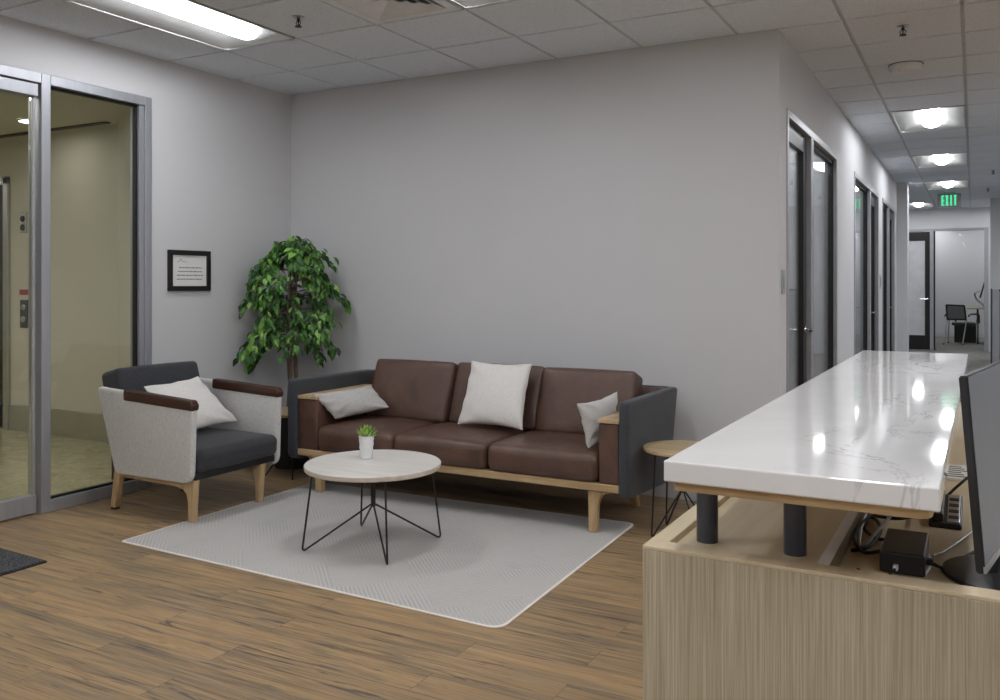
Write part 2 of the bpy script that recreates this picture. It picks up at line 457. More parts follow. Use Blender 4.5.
def wall_holes(bm, axis, c0, c1, a0, a1, z0, z1, holes):
    """wall slab between c0..c1 on its normal axis, a0..a1 along, with openings (b0,b1,zb,zt)"""
    def seg(b0, b1, q0, q1):
        if b1 - b0 < 1e-4 or q1 - q0 < 1e-4: return
        if axis == 'x': box(bm, c0, c1, b0, b1, q0, q1)
        else: box(bm, b0, b1, c0, c1, q0, q1)
    cur = a0
    for b0, b1, zb, zt in sorted(holes):
        seg(cur, b0, z0, z1); seg(b0, b1, z0, zb); seg(b0, b1, zt, z1); cur = b1
    seg(cur, a1, z0, z1)

def new(): return bmesh.new()

def obj(name, bm, mat, parent=None, smooth=False, org=None):
    me = bpy.data.meshes.new(name)
    if org is None and parent is not None: org = parent.get('_org')
    if org is not None: bmesh.ops.translate(bm, verts=bm.verts[:], vec=-Vector(org))
    bm.to_mesh(me); bm.free()
    mats = mat if isinstance(mat, (list, tuple)) else [mat]
    for q in mats: me.materials.append(M[q])
    if smooth:
        for p in me.polygons: p.use_smooth = True
        if smooth != 'all':
            try: me.set_sharp_from_angle(angle=R(38))
            except Exception: pass
    o = bpy.data.objects.new(name, me); COL.objects.link(o)
    if parent is not None: o.parent = parent; o['_org'] = tuple(org) if org is not None else (0, 0, 0)
    elif org is not None: o.location = org; o['_org'] = tuple(org)
    return o

def tag(o, label, cat, group=None):
    o['label'] = label; o['category'] = cat
    if group: o['group'] = group
    return o
def thing(name, label, cat, loc, group=None):
    o = bpy.data.objects.new(name, None); COL.objects.link(o)
    o.location = loc; o['_org'] = tuple(loc); o.empty_display_size = .1
    return tag(o, label, cat, group)
def struct(name, bm, mat, parent=None, smooth=False):
    o = obj(name, bm, mat, parent, smooth)
    if parent is None: o['kind'] = 'structure'
    return o
def sgroup(name, loc=(0, 0, 0)):
    o = bpy.data.objects.new(name, None); COL.objects.link(o); o.location = loc; o['_org'] = tuple(loc); o['kind'] = 'structure'; return o
def dup(root, delta, label, group=None):
    """copy a thing with its parts and sub-parts, moved by delta"""
    r = root.copy(); COL.objects.link(r); r.location = Vector(root.location) + Vector(delta); r['label'] = label
    if group: r['group'] = group
    for ch in list(root.children):
        c = ch.copy(); COL.objects.link(c); c.parent = r
        for g in list(ch.children):
            d = g.copy(); COL.objects.link(d); d.parent = c
    return r

# ------------------------------------------------------------------ dimensions
EYE = 1.37; H = 2.902
XL, YB, XC = -4.88, 5.42, -1.03          # left wall, back wall, corridor wall
XR, YF = 4.2, -3.2                       # beyond the frame
YEND = 20.0
GX0, GDX = -4.326, .6099                 # ceiling grid
GY0, GDY = 4.80, .6144
def gx(i): return GX0 + i * GDX
def gy(j): return GY0 + j * GDY

# troffers: lower left grid cell (i, j); each covers cells j and j+1
ROOM_T = [(0, -3), (3, -3)]
CORR_T = [(6, 6), (6, 11), (6, 16)]
FILL_T = [(6, -4), (0, -8), (3, -8), (6, -8), (0, -12), (3, -12), (6, -12), (9, -12), (9, -8), (9, -4), (12, -4), (9, 0), (12, 0), (9, 4), (12, 4), (9, 8), (12, 8), (9, 12), (9, 16), (12, 16),
           (1, 2), (4, 2), (4, 4), (1, 8), (4, 7), (4, 9), (2, 13), (4, 12), (3, 18), (8, 22), (10, 22), (5, 27), (8, 27), (5, 31), (8, 31)]  # troffers added as fill to brighten room, offices and corridor end
END_T = (5, 22)
DIFF = (2, -2)
holes = {(i, j + k) for (i, j) in ROOM_T + CORR_T + FILL_T + [END_T] for k in (0, 1)} | {DIFF}

# ------------------------------------------------------------------ setting
bm = new(); box(bm, XL - .1, XR, YF, 8., -.1, 0); struct('floor', bm, 'floor')
bm = new(); box(bm, XL - .1, XR, 8., 26., -.1, 0.0); struct('floor_corridor', bm, 'carpet')
bm = new(); box(bm, -13, XL - .1, YF, 8., -.1, 0); struct('floor_lobby', bm, 'terrazzo')

# ceiling: lay-in tiles that hang slightly below their grid, and the grid
bm = new(); bg = new()
i0, i1 = -2, 15; j0, j1 = -14, 36
x_min, x_max, y_min, y_max = XL - .02, XR, YF, 25.9
g = .011; dp = .008
for i in range(i0, i1):
    for j in range(j0, j1):
        if (i, j) in holes: continue
        a, b_, c, d = max(gx(i), x_min), min(gx(i + 1), x_max), max(gy(j), y_min), min(gy(j + 1), y_max)
        if b_ - a < .03 or d - c < .03: continue
        p = [(a + g, c + g), (b_ - g, c + g), (b_ - g, d - g), (a + g, d - g)]
        lo = [bm.verts.new((x, y, H)) for x, y in p]; hi = [bm.verts.new((x, y, H + dp)) for x, y in p]
        bm.faces.new(lo[::-1])
        for k in range(4): bm.faces.new((lo[k], lo[(k + 1) % 4], hi[(k + 1) % 4], hi[k]))
# grid: flat flanges at H+dp, leaving the recesses of lights open
for i in range(i0, i1 + 1):
    x = gx(i)
    if x_min - .02 < x < x_max + .02: box(bg, x - .014, x + .014, y_min, y_max, H + dp, H + dp + .03)
for j in range(j0, j1 + 1):
    y = gy(j)
    if not (y_min < y < y_max): continue
    for i in range(i0, i1):
        # no cross tee through the middle of a light
        if (i, j) in holes and (i, j - 1) in holes: continue
        a, b_ = max(gx(i), x_min), min(gx(i + 1), x_max)
        if b_ > a: box(bg, a, b_, y - .014, y + .014, H + dp, H + dp + .03)
struct('ceiling', bm, 'ceil')
struct('ceiling_grid', bg, 'tbar')
bm = new(); box(bm, XL - .1, XR + .1, YF - .1, 26., H + .3, H + .35); struct('ceiling_deck', bm, 'tbar')

# left wall with the glazed entrance
OPEN_L = (1.30, 4.045, 0., 2.62)
bm = new(); wall_holes(bm, 'x', XL - .12, XL, YF, YB + .12, 0, H + .3, [OPEN_L]); struct('wall_left', bm, 'wall')
bm = new(); box(bm, XL, XC, YB, YB + .12, 0, H + .3); struct('wall_back', bm, 'wall')
SETS = [(5.65, 7.93), (9.15, 11.60), (12.14, 14.08)]
HD = 2.47
bm = new(); wall_holes(bm, 'x', XC - .12, XC, YB + .12, 14.56, 0, H + .3, [(a, b_, 0., HD) for a, b_ in SETS]); struct('wall_corridor', bm, 'wall')
bm = new(); box(bm, XC - .13, -.885, 14.56, 14.95, 0, H + .3); struct('trim_2', bm, 'wall')
# partitions between the small offices along the corridor
bm = new()
for y in (8.55, 11.84, 14.44): box(bm, XL, XC - .12, y, y + .1, 0, H + .3)
box(bm, XL - .12, XL, YB + .12, 14.54, 0, H + .3)
struct('wall_office_partitions', bm, 'wall')
# far end of the corridor
bm = new(); box(bm, .262, XR, 17.95, 18.07, 0, H + .3); struct('wall_stub', bm, 'wall')
bm = new(); wall_holes(bm, 'y', YEND, YEND + .12, -4.0, XR, 0, H + .3, [(-1.62, .262, 0., 2.50)]); struct('wall_end', bm, 'wall')
bm = new(); box(bm, -4.1, -4.0, 14.54, YEND, 0, H + .3); box(bm, -4.0, XC - .13, 14.54, 14.6, 0, H + .3); struct('wall_far_left', bm, 'wall')
bm = new(); box(bm, -3.2, XR, 25.2, 25.3, 0, H + .3); box(bm, -3.2, -3.1, YEND + .12, 25.2, 0, H + .3); struct('wall_far_office', bm, 'wall')
bm = new(); box(bm, XR, XR + .1, YF, 25.3, 0, H + .3); struct('wall_right', bm, 'wall')
bm = new(); box(bm, XL - .12, XR, YF - .1, YF, 0, H + .3); struct('wall_front', bm, 'wall')
# baseboards
bm = new(); box(bm, XL + .012, XC, YB - .012, YB, 0, .105, .003); struct('baseboard_back', bm, 'base')
bm = new(); box(bm, XL, XL + .012, 4.05, YB, 0, .105, .003); box(bm, XL, XL + .012, YF, 1.29, 0, .105, .003); struct('baseboard_left', bm, 'base')
bm = new()
for a, b_ in ((YB - .012, 5.64), (7.94, 9.14), (11.61, 12.13), (14.09, 14.56)): box(bm, XC, XC + .012, a, b_, 0, .105, .003)
struct('baseboard_corridor', bm, 'base')
bm = new(); box(bm, -3.1, XR, 25.188, 25.2, 0, .105, .003); struct('baseboard_far_office', bm, 'base')

# ---- lobby outside the glass
ZL = 2.74; YLB = 5.0
bm = new(); box(bm, -13, -6.44, YLB, YLB + .1, 0, ZL + .3)
prism(bm, [(-6.44, YLB, 0), (-5.26, 4.23, 0), (-5.01, 4.23, 0), (-5.01, YLB + .1, 0), (-6.44, YLB + .1, 0)], (0, 0, ZL + .3))
box(bm, -13.1, -13, YF, YLB + .1, 0, ZL + .3); box(bm, -13, XL - .12, YF - .1, YF, 0, ZL + .3)
struct('wall_lobby', bm, 'wall_lobby')
bm = new(); box(bm, -13, XL - .12, YF, 6, ZL, ZL + .1); struct('ceiling_lobby', bm, 'wall_lobby')
bm = new(); box(bm, -13, -6.44, YLB - .012, YLB, 0, .235)
struct('baseboard_lobby', bm, 'steel')
bm = new(); box(bm, -13, -6.44, YLB - .13, YLB - .07, ZL - .012, ZL - .001)
struct('trim_3', bm, 'black')

# ---- entrance glazing: sliding door and sidelight
fx0, fx1 = XL - .09, XL + .015
win = sgroup('window_1', (XL, 3.66, 0))
bm = new()
box(bm, fx0, fx1, 3.99, 4.045, 0, 2.62, .003); box(bm, fx0, XL + .002, 3.954, 3.995, 0, 2.59, .002)   # right jamb with its stop
box(bm, fx0, fx1, 3.252, 3.311, 0, 2.62, .003)       # mullion
box(bm, fx0, fx1, 3.311, 3.99, 2.56, 2.62, .003)     # head
box(bm, fx0, fx1, 3.311, 3.99, 0, .07, .003)         # sill
obj('window_frame', bm, 'alu', win)
bm = new()
for a in (3.314, 3.940): box(bm, XL - .05, XL - .02, a, a + .014, .07, 2.56)
box(bm, XL - .05, XL - .02, 3.311, 3.95, 2.546, 2.56); box(bm, XL - .05, XL - .02, 3.311, 3.95, .07, .082)
obj('gasket', bm, 'black', win)
bm = new(); box(bm, XL - .041, XL - .031, 3.32, 3.948, .075, 2.55); obj('pane', bm, 'glass', win)
dr = sgroup('door_1', (XL, 2.5, 0))
bm = new(); box(bm, fx0, fx1, 1.30, 3.252, 2.56, 2.62, .003); box(bm, fx0, fx1, 1.30, 1.36, 0, 2.56, .003)
obj('door_frame', bm, 'alu', dr)
bm = new(); box(bm, XL - .07, XL + .01, 1.36, 3.235, 2.478, 2.552, .004); obj('header_rail', bm, 'alu', dr)
bm = new()
box(bm, XL - .055, XL - .012, 3.213, 3.230, .012, 2.477, .003); box(bm, XL - .055, XL - .012, 2.16, 2.21, .012, 2.477, .003)
obj('door_stile', bm, 'frame_grey', dr)
bm = new(); box(bm, XL - .055, XL - .006, 2.21, 3.235, .012, .118, .004); obj('bottom_rail', bm, 'alu', dr)
bm = new(); box(bm, XL - .038, XL - .028, 2.20, 3.212, .11, 2.478); obj('pane', bm, 'glass', dr)
bm = new(); box(bm, XL - .055, XL - .012, 1.36, 1.40, .012, 2.477, .003); box(bm, XL - .055, XL - .01, 1.40, 2.16, .012, .118, .003); obj('fixed_panel_frame', bm, 'alu', dr)
bm = new(); box(bm, XL - .038, XL - .028, 1.39, 2.16, .11, 2.478); obj('pane', bm, 'glass', dr)

# elevator and its wall plates in the lobby
el = thing('elevator', 'steel elevator doorway seen through the left edge of the entrance glass', 'elevator', (-8.5, YLB, 0))
bm = new()
for a in (-8.02, -9.22): box(bm, a, a + .07, YLB - .03, YLB, 0, 2.37, .004)
box(bm, -9.22, -7.95, YLB - .03, YLB, 2.30, 2.37, .004); obj('door_frame', bm, 'steel', el)
for a, b_ in ((-9.15, -8.587), (-8.583, -8.02)):
    bm = new(); box(bm, a, b_, YLB - .012, YLB - .002, .01, 2.30, .003); obj('door_panel', bm, 'plastic_black', el)
def plate(name, label, cat, x, z0, z1, w, mat, btn, bmat):
    t_ = thing(name, label, cat, (x, YLB, (z0 + z1) / 2))
    bm = new(); box(bm, x - w / 2, x + w / 2, YLB - .012, YLB, z0, z1, .004); obj('face_plate', bm, mat, t_)
    for zz in btn:
        bm = new(); lathe(bm, [(0, 0), (.028, 0), (.03, .004), (.026, .012), (0, .013)], seg=20)
        bmesh.ops.rotate(bm, verts=bm.verts[:], matrix=Matrix.Rotation(R(90), 3, 'X'))
        bmesh.ops.translate(bm, verts=bm.verts[:], vec=(x, YLB - .011, zz)); obj('button', bm, bmat, t_, True)
plate('elevator_indicator', 'steel elevator indicator plate above the red sign in the lobby', 'indicator', -7.74, 1.84, 2.03, .09, 'steel', (1.97, 1.89), 'plastic_black')
plate('elevator_call_panel', 'dark grey elevator call panel below the red sign in the lobby', 'control panel', -7.73, .96, 1.22, .11, 'post', (1.15, 1.04), 'steel')
bm = new(); box(bm, -7.80, -7.66, YLB - .008, YLB, 1.265, 1.315, .002)
tag(obj('fire_sign', bm, 'red'), 'small red sign on the lobby wall above the call panel', 'sign')
dl = thing('lobby_downlight', 'round glowing light in the lobby ceiling seen through the entrance door', 'ceiling light', (-6.95, 4.56, ZL))
bm = new(); lathe(bm, [(.11, ZL - .001), (.12, ZL - .012), (.10, ZL - .016), (.095, ZL - .004)], -6.95, 4.56, 40); obj('trim_ring', bm, 'troffer', dl, True)
bm = new(); lathe(bm, [(0, ZL - .010), (.097, ZL - .010), (.097, ZL - .006), (0, ZL - .006)], -6.95, 4.56, 40); obj('lens', bm, 'lamp_cool', dl)
for k, (x, y) in enumerate(((-6.0, 2.6), (-7.6, 2.6), (-9.4, 2.6), (-6.2, .6), (-8.0, .6), (-10.0, .4), (-8.0, -1.4), (-11.2, 2.6))):  # added unseen lights, widened copies that brighten the lobby
    d2 = dup(dl, (x + 6.95, y - 4.56, 0), 'added wide ceiling light, out of sight, brightening the lobby', 'added lobby fill lights out of sight'); d2.scale = (2.4, 2.4, 1)
bm = new(); box(bm, -5.30, -5.16, 4.06, 4.20, 0, .21, .006)
tag(obj('lobby_floor_box', bm, 'plastic_black'), 'small black box on the lobby floor behind the sidelight', 'box')

# ---- corridor door sets (door leaf and glazed sidelight in one grey frame)
def lever(parent, y, x, z, sgn):
    bm = new()
    lathe(bm, [(0, 0), (.026, 0), (.028, .004), (.024, .010), (.010, .012), (.010, .05), (0, .052)], seg=20)
    bmesh.ops.rotate(bm, verts=bm.verts[:], matrix=Matrix.Rotation(R(90), 3, 'Y'))
    bmesh.ops.translate(bm, verts=bm.verts[:], vec=(x, y, z))
    tube(bm, bend([(x + .045, y, z), (x + .055, y + sgn * .02, z), (x + .055, y + sgn * .12, z)], .02), .010, 10)
    obj('door_handle', bm, 'chrome', parent, True)
def door_set(n, a, b_, leaf_first):
    d_ = sgroup('door_%d' % n, (XC, a, 0)); w_ = sgroup('window_%d' % n, (XC, b_, 0))
    fw = .05; x0, x1 = XC - .10, XC + .008
    L = .86
    mul = (a + fw + L, a + fw + L + .10) if leaf_first else (b_ - fw - L - .10, b_ - fw - L)
    bm = new()
    box(bm, x0, x1, a, a + fw, 0, HD, .003); box(bm, x0, x1, b_ - fw, b_, 0, HD, .003)
    box(bm, x0, x1, a + fw, b_ - fw, HD - fw, HD, .003); box(bm, x0, x1, mul[0], mul[1], 0, HD - fw, .003)
    obj('door_frame', bm, 'frame_grey', d_)
    la, lb = (a + fw + .004, mul[0] - .004) if leaf_first else (mul[1] + .004, b_ - fw - .004)
    sa, sb = (mul[1], b_ - fw) if leaf_first else (a + fw, mul[0])
    xm = XC - .048; st = .115; top = HD - fw - .004
    bm = new()
    box(bm, xm - .022, xm + .022, la, la + st, .01, top, .002); box(bm, xm - .022, xm + .022, lb - st, lb, .01, top, .002)
    box(bm, xm - .022, xm + .022, la + st, lb - st, top - .12, top, .002); box(bm, xm - .022, xm + .022, la + st, lb - st, .01, .27, .002)
    obj('door_leaf', bm, 'dark_stile', d_)
    bm = new(); box(bm, xm - .004, xm + .004, la + st - .005, lb - st + .005, .265, top - .115); obj('pane', bm, 'glass_office', d_)
    hy, sg = (lb - .06, -1) if leaf_first else (la + .06, 1)
    lever(d_, hy, xm + .022, 1.04, sg)
    bm = new()
    for q0, q1, e in ((sa, sa + .010, .008), (sb - .010, sb, .028)): box(bm, xm - .012, xm + e, q0, q1, 0.0, HD - fw)
    box(bm, xm - .02, xm + .02, sa, sb, HD - fw - .03, HD - fw); box(bm, xm - .02, xm + .02, sa, sb, 0, .03)
    obj('gasket', bm, 'black', w_)
    bm = new(); box(bm, xm - .005, xm + .005, sa + .008, sb - .014, .03, HD - fw - .028); obj('pane', bm, 'glass_office', w_)
door_set(2, *SETS[0], True); door_set(3, *SETS[1], False); door_set(4, *SETS[2], False)

# ---- end office front
def end_front():
    d_ = sgroup('door_5', (-1.2, YEND, 0)); w_ = sgroup('window_5', (-.3, YEND, 0))
    y0, y1 = YEND - .01, YEND + .13
    bm = new()
    box(bm, .185, .262, y0, y1, 0, 2.50, .004); box(bm, -1.62, -1.56, y0, y1, 0, 2.50, .004)
    box(bm, -1.56, .185, y0, y1, 2.45, 2.50, .004); box(bm, -.79, -.725, y0, y1, 0, 2.45, .004)
    obj('door_frame', bm, 'frame_grey', d_)
    bm = new(); ya, yb = YEND + .02, YEND + .065
    box(bm, -.885, -.795, ya, yb, .01, 2.44, .003); box(bm, -1.555, -1.465, ya, yb, .01, 2.44, .003)
    box(bm, -1.465, -.885, ya, yb, 2.26, 2.44, .003); box(bm, -1.465, -.885, ya, yb, .01, .30, .003)
    obj('door_leaf', bm, 'dark_stile', d_)
    bm = new(); box(bm, -1.47, -.88, YEND + .038, YEND + .046, .295, 2.265); obj('frosted_pane', bm, 'frosted', d_)
    bm = new(); lathe(bm, [(0, 0), (.026, 0), (.026, .012), (.01, .014), (.01, .05), (0, .05)], seg=18)
    bmesh.ops.rotate(bm, verts=bm.verts[:], matrix=Matrix.Rotation(R(90), 3, 'X'))
    bmesh.ops.translate(bm, verts=bm.verts[:], vec=(-.84, YEND + .02, 1.05))
    tube(bm, [(-.84, YEND - .03, 1.05), (-.97, YEND - .03, 1.05)], .011, 10); obj('door_handle', bm, 'chrome', d_, True)
    bm = new(); box(bm, -.725, -.695, ya, yb, 0, 2.45); obj('gasket', bm, 'black', w_)
    bm = new(); box(bm, -.70, .19, YEND + .038, YEND + .046, .0, 2.45); obj('pane', bm, 'glass_far', w_)
end_front()

# ------------------------------------------------------------------ ceiling fixtures
def make_troffer(i, j, label, group=None):
    x0, x1, y0, y1 = gx(i) + .014, gx(i + 1) - .014, gy(j) + .014, gy(j + 2) - .014
    cx = (x0 + x1) / 2
    t_ = thing('troffer_light', label, 'ceiling light', (cx, (y0 + y1) / 2, H), group)
    bm = new()   # curved white reflector tray with end caps
    prof = [(x0, H), (x0 + .02, H + .002), (x0 + .09, H + .035), (x0 + .17, H + .07), (cx, H + .085), (x1 - .17, H + .07), (x1 - .09, H + .035), (x1 - .02, H + .002), (x1, H)]
    e = .10
    n = len(prof); A = [bm.verts.new((x, y0 + (e if 0 < k < n - 1 else 0), z)) for k, (x, z) in enumerate(prof)]; B = [bm.verts.new((x, y1 - (e if 0 < k < n - 1 else 0), z)) for k, (x, z) in enumerate(prof)]
    for k in range(n - 1): bm.faces.new((A[k], A[k + 1], B[k + 1], B[k]))
    c0, c1 = bm.verts.new((x0, y0, H)), bm.verts.new((x1, y0, H)); c2, c3 = bm.verts.new((x0, y1, H)), bm.verts.new((x1, y1, H))
    bm.faces.new([c0] + A[1:-1][::1] + [c1]); bm.faces.new(([c2] + B[1:-1] + [c3])[::-1])
    bm.faces.new((A[0], A[1], c0)) if A[0] != c0 else None
    bmesh.ops.remove_doubles(bm, verts=bm.verts[:], dist=1e-5)
    bmesh.ops.recalc_face_normals(bm, faces=bm.faces[:])
    obj('reflector_tray', bm, 'troffer', t_, True)
    bm = new()   # frame lip
    for q in ((x0 - .004, x0 + .008, y0, y1), (x1 - .008, x1 + .004, y0, y1), (x0, x1, y0 - .004, y0 + .008), (x0, x1, y1 - .008, y1 + .004)): box(bm, *q, H - .004, H + .006)
    obj('frame', bm, 'troffer', t_)
    bm = new()   # half round glowing lens
    hw = .088; K = 10; ya, yb = y0 + .07, y1 - .07
    rows = []
    for y, s in ((ya, .86), (ya + .03, 1), (yb - .03, 1), (yb, .86)):
        rows.append([bm.verts.new((cx + hw * s * math.cos(math.pi * k / K), y, H + .066 - .060 * s * math.sin(math.pi * k / K))) for k in range(K + 1)])
    for a, b_ in zip(rows, rows[1:]):
        for k in range(K): bm.faces.new((a[k], a[k + 1], b_[k + 1], b_[k]))
    bm.faces.new(rows[0]); bm.faces.new(rows[-1][::-1])
    bmesh.ops.recalc_face_normals(bm, faces=bm.faces[:])
    obj('lens', bm, 'lamp', t_, True)
    return t_
T0 = make_troffer(*ROOM_T[0], 'long glowing troffer light in the ceiling above the entrance')
def put_t(c, label, group=None):
    return dup(T0, ((c[0] - ROOM_T[0][0]) * GDX, (c[1] - ROOM_T[0][1]) * GDY, 0), label, group)
put_t(ROOM_T[1], 'troffer light cut by the top edge right of the air vent')
for c, l in zip(CORR_T, ('nearest and largest troffer light over the corridor', 'middle of the three troffer lights along the corridor', 'farthest corridor troffer light just in front of the exit sign')):
    put_t(c, l, 'corridor troffer lights')
put_t(END_T, 'sliver of a lit ceiling light past the corridor pillar left of the exit sign')
for c in FILL_T: put_t(c, 'added ceiling troffer light giving fill to the rooms', 'added fill troffer lights')

vx0, vx1, vy0, vy1 = gx(2) + .014, gx(3) - .014, gy(-2) + .014, gy(-1) - .014
vt = thing('air_vent', 'square white louvred air vent in the ceiling between the lights', 'air vent', ((vx0 + vx1) / 2, (vy0 + vy1) / 2, H))
bm = new()
def ring(bm, a, b_, z0, z1, mx=(vx0 + vx1) / 2, my=(vy0 + vy1) / 2):
    A = [bm.verts.new((mx + sx * a, my + sy * a, z0)) for sx, sy in ((-1, -1), (1, -1), (1, 1), (-1, 1))]
    B = [bm.verts.new((mx + sx * b_, my + sy * b_, z1)) for sx, sy in ((-1, -1), (1, -1), (1, 1), (-1, 1))]
    for k in range(4): bm.faces.new((A[k], A[(k + 1) % 4], B[(k + 1) % 4], B[k]))
ring(bm, .293, .235, H - .004, H - .004); ring(bm, .293, .293, H - .004, H + .01); ring(bm, .235, .22, H - .004, H + .02)
obj('face_plate', bm, 'plastic_white', vt)
for k in range(4):
    bm = new(); a = .219 - k * .053
    ring(bm, a, a - .044, H - .006, H + .012); ring(bm, a - .044, a - .046, H + .012, H + .014); ring(bm, a - .046, a - .002, H + .014, H - .004); ring(bm, a - .002, a, H - .004, H - .006)
    obj('louvre', bm, 'plastic_white', vt)
bm = new(); box(bm, vx0 + .02, vx1 - .02, vy0 + .02, vy1 - .02, H + .07, H + .08); obj('backing', bm, 'frame_grey', vt)

def sprinkler(x, y, label):
    s_ = thing('fire_sprinkler', label, 'sprinkler', (x, y, H), 'ceiling sprinklers')
    bm = new(); lathe(bm, [(0, H), (.034, H), (.036, H - .004), (.022, H - .010), (0, H - .010)], x, y, 24); obj('escutcheon', bm, 'steel', s_, True)
    bm = new(); lathe(bm, [(0, H - .008), (.009, H - .008), (.009, H - .025), (.004, H - .028), (.004, H - .052), (0, H - .052)], x, y, 12)
    for sx in (-1, 1): tube(bm, spline([(x + sx * .008, y, H - .024), (x + sx * .017, y, H - .036), (x + sx * .004, y, H - .054)], 5), .0028, 6)
    obj('sprinkler_frame', bm, 'black', s_, True)
    bm = new(); lathe(bm, [(0, H - .054), (.020, H - .054), (.021, H - .057), (0, H - .058)], x, y, 18); obj('deflector', bm, 'black', s_, True)
sprinkler(-3.41, 3.85, 'dark fire sprinkler in the ceiling between the long light and the vent')
sprinkler(-.37, 5.70, 'dark fire sprinkler in the ceiling nearest the corridor mouth')
sprinkler(.23, 13.5, 'nearer of two small sprinklers far down the corridor ceiling, right edge')
sprinkler(.20, 16.0, 'small sprinkler in the far corridor ceiling right of the exit sign')
sd = thing('smoke_detector', 'low white oval ceiling device in front of the corridor lights', 'smoke detector', (-.418, 6.72, H))
bm = new(); lathe(bm, [(0, H), (.105, H), (.108, H - .008), (.106, H - .034), (.092, H - .050), (0, H - .053)], -.418, 6.72, 40); obj('housing', bm, 'plastic_white', sd, True)
bm = new(); lathe(bm, [(.100, H - .0035), (.113, H - .0035), (.113, H), (.100, H)], -.418, 6.72, 40); obj('mounting_ring', bm, 'plastic_black', sd, True)
bm = new(); lathe(bm, [(0, H - .047), (.010, H - .047), (.008, H - .057), (0, H - .059)], -.455, 6.655, 14); obj('indicator', bm, 'plastic_white', sd, True)

# exit sign
ex = thing('exit_sign', 'green lit EXIT sign hanging from the corridor ceiling', 'exit sign', (-.36, 16.4, H))
bm = new(); box(bm, -.535, -.185, 16.40, 16.435, 2.655, 2.872, .006); obj('housing', bm, 'exit_body', ex)
bm = new(); box(bm, -.44, -.28, 16.39, 16.445, 2.872, H, .004); obj('mount', bm, 'troffer', ex)
def letters(bm, x0, z0, w, h, y, t=.028):
    def bar(p, q, tt=t):
        p, q = Vector(p), Vector(q); d = (q - p).normalized(); s = Vector((-d.y, d.x)) * tt / 2
        pts = [p + s, q + s, q - s, p - s]
        prism(bm, [(v.x, y, v.y) for v in pts], (0, -.003, 0))
    lw = w / 4 * .74; st = w / 4
    for k, ch in enumerate('EXIT'):
        a = x0 + k * st; m_ = t / 2
        if ch == 'E':
            bar((a + m_, z0), (a + m_, z0 + h)); [bar((a, z), (a + lw, z)) for z in (z0 + m_, z0 + h / 2, z0 + h - m_)]
        if ch == 'X': bar((a + m_, z0), (a + lw - m_, z0 + h)); bar((a + m_, z0 + h), (a + lw - m_, z0))
        if ch == 'I': bar((a + lw / 2, z0), (a + lw / 2, z0 + h))
        if ch == 'T': bar((a + lw / 2, z0), (a + lw / 2, z0 + h)); bar((a, z0 + h - m_), (a + lw, z0 + h - m_))
bm = new(); letters(bm, -.478, 2.675, .245, .175, 16.3995); obj('lettering', bm, 'exit', ex)
for sg in (-1, 1):
    bm = new(); cx = -.36 + sg * .155
    prism(bm, [(cx + sg * .012, 16.3995, 2.762), (cx - sg * .010, 16.3995, 2.79), (cx - sg * .010, 16.3995, 2.734)], (0, -.002, 0)); obj('chevron', bm, 'red', ex)

# wall plates
def wallplate(name, label, cat, y, z, w, h, mats):
    t_ = thing(name, label, cat, (XC, y, z))
    bm = new(); box(bm, XC, XC + .007, y - w / 2, y + w / 2, z - h / 2, z + h / 2, .003); obj('face_plate', bm, mats[0], t_)
    bm = new(); box(bm, XC + .006, XC + .013, y - w / 5, y + w / 5, z - h / 3.4, z + h / 3.4, .002); obj('rocker', bm, mats[1], t_)
wallplate('light_switch', 'grey switch plate on the corridor wall edge before the first door', 'light switch', 5.53, 1.38, .10, .15, ('frame_grey', 'alu'))
wallplate('card_reader', 'grey wall plate between the second and third corridor doors', 'card reader', 11.87, 1.39, .13, .17, ('frame_grey', 'alu'))

# framed notice
fr = thing('framed_notice', 'black framed notice with four lines of text on the left wall', 'framed notice', (XL, 4.368, 1.46))
a, b_, c, d = 4.181, 4.556, 1.319, 1.604; w = .034
bm = new()
for q in ((a, b_, d - w, d), (a, b_, c, c + w), (a, a + w, c + w, d - w), (b_ - w, b_, c + w, d - w)): box(bm, XL + .001, XL + .022, *q, .003)
obj('frame', bm, 'black', fr)
bm = new(); box(bm, XL + .002, XL + .010, a + w - .002, b_ - w + .002, c + w - .002, d - w + .002); obj('paper', bm, 'paper', fr)
bm = new()
for k, (u0, u1) in enumerate(((.20, .86), (.17, .86), (.14, .90), (.14, .86))):
    z = d - w - .092 - k * .027; u = u0
    while u < u1:
        v = min(u1, u + random.uniform(.05, .13))
        box(bm, XL + .010, XL + .0108, a + w + (b_ - a - 2 * w) * u, a + w + (b_ - a - 2 * w) * v, z, z + .008); u = v + .018
obj('text_lines', bm, 'ink', fr)
bm = new(); tube(bm, spline([(XL + .0105, a + w + .045, d - w - .052), (XL + .0105, a + w + .065, d - w - .040), (XL + .0105, a + w + .078, d - w - .028), (XL + .0105, a + w + .088, d - w - .044), (XL + .0105, a + w + .11, d - w - .047), (XL + .0105, a + w + .13, d - w - .05)], 5), .0016, 6)
obj('signature_mark', bm, 'ink', fr)

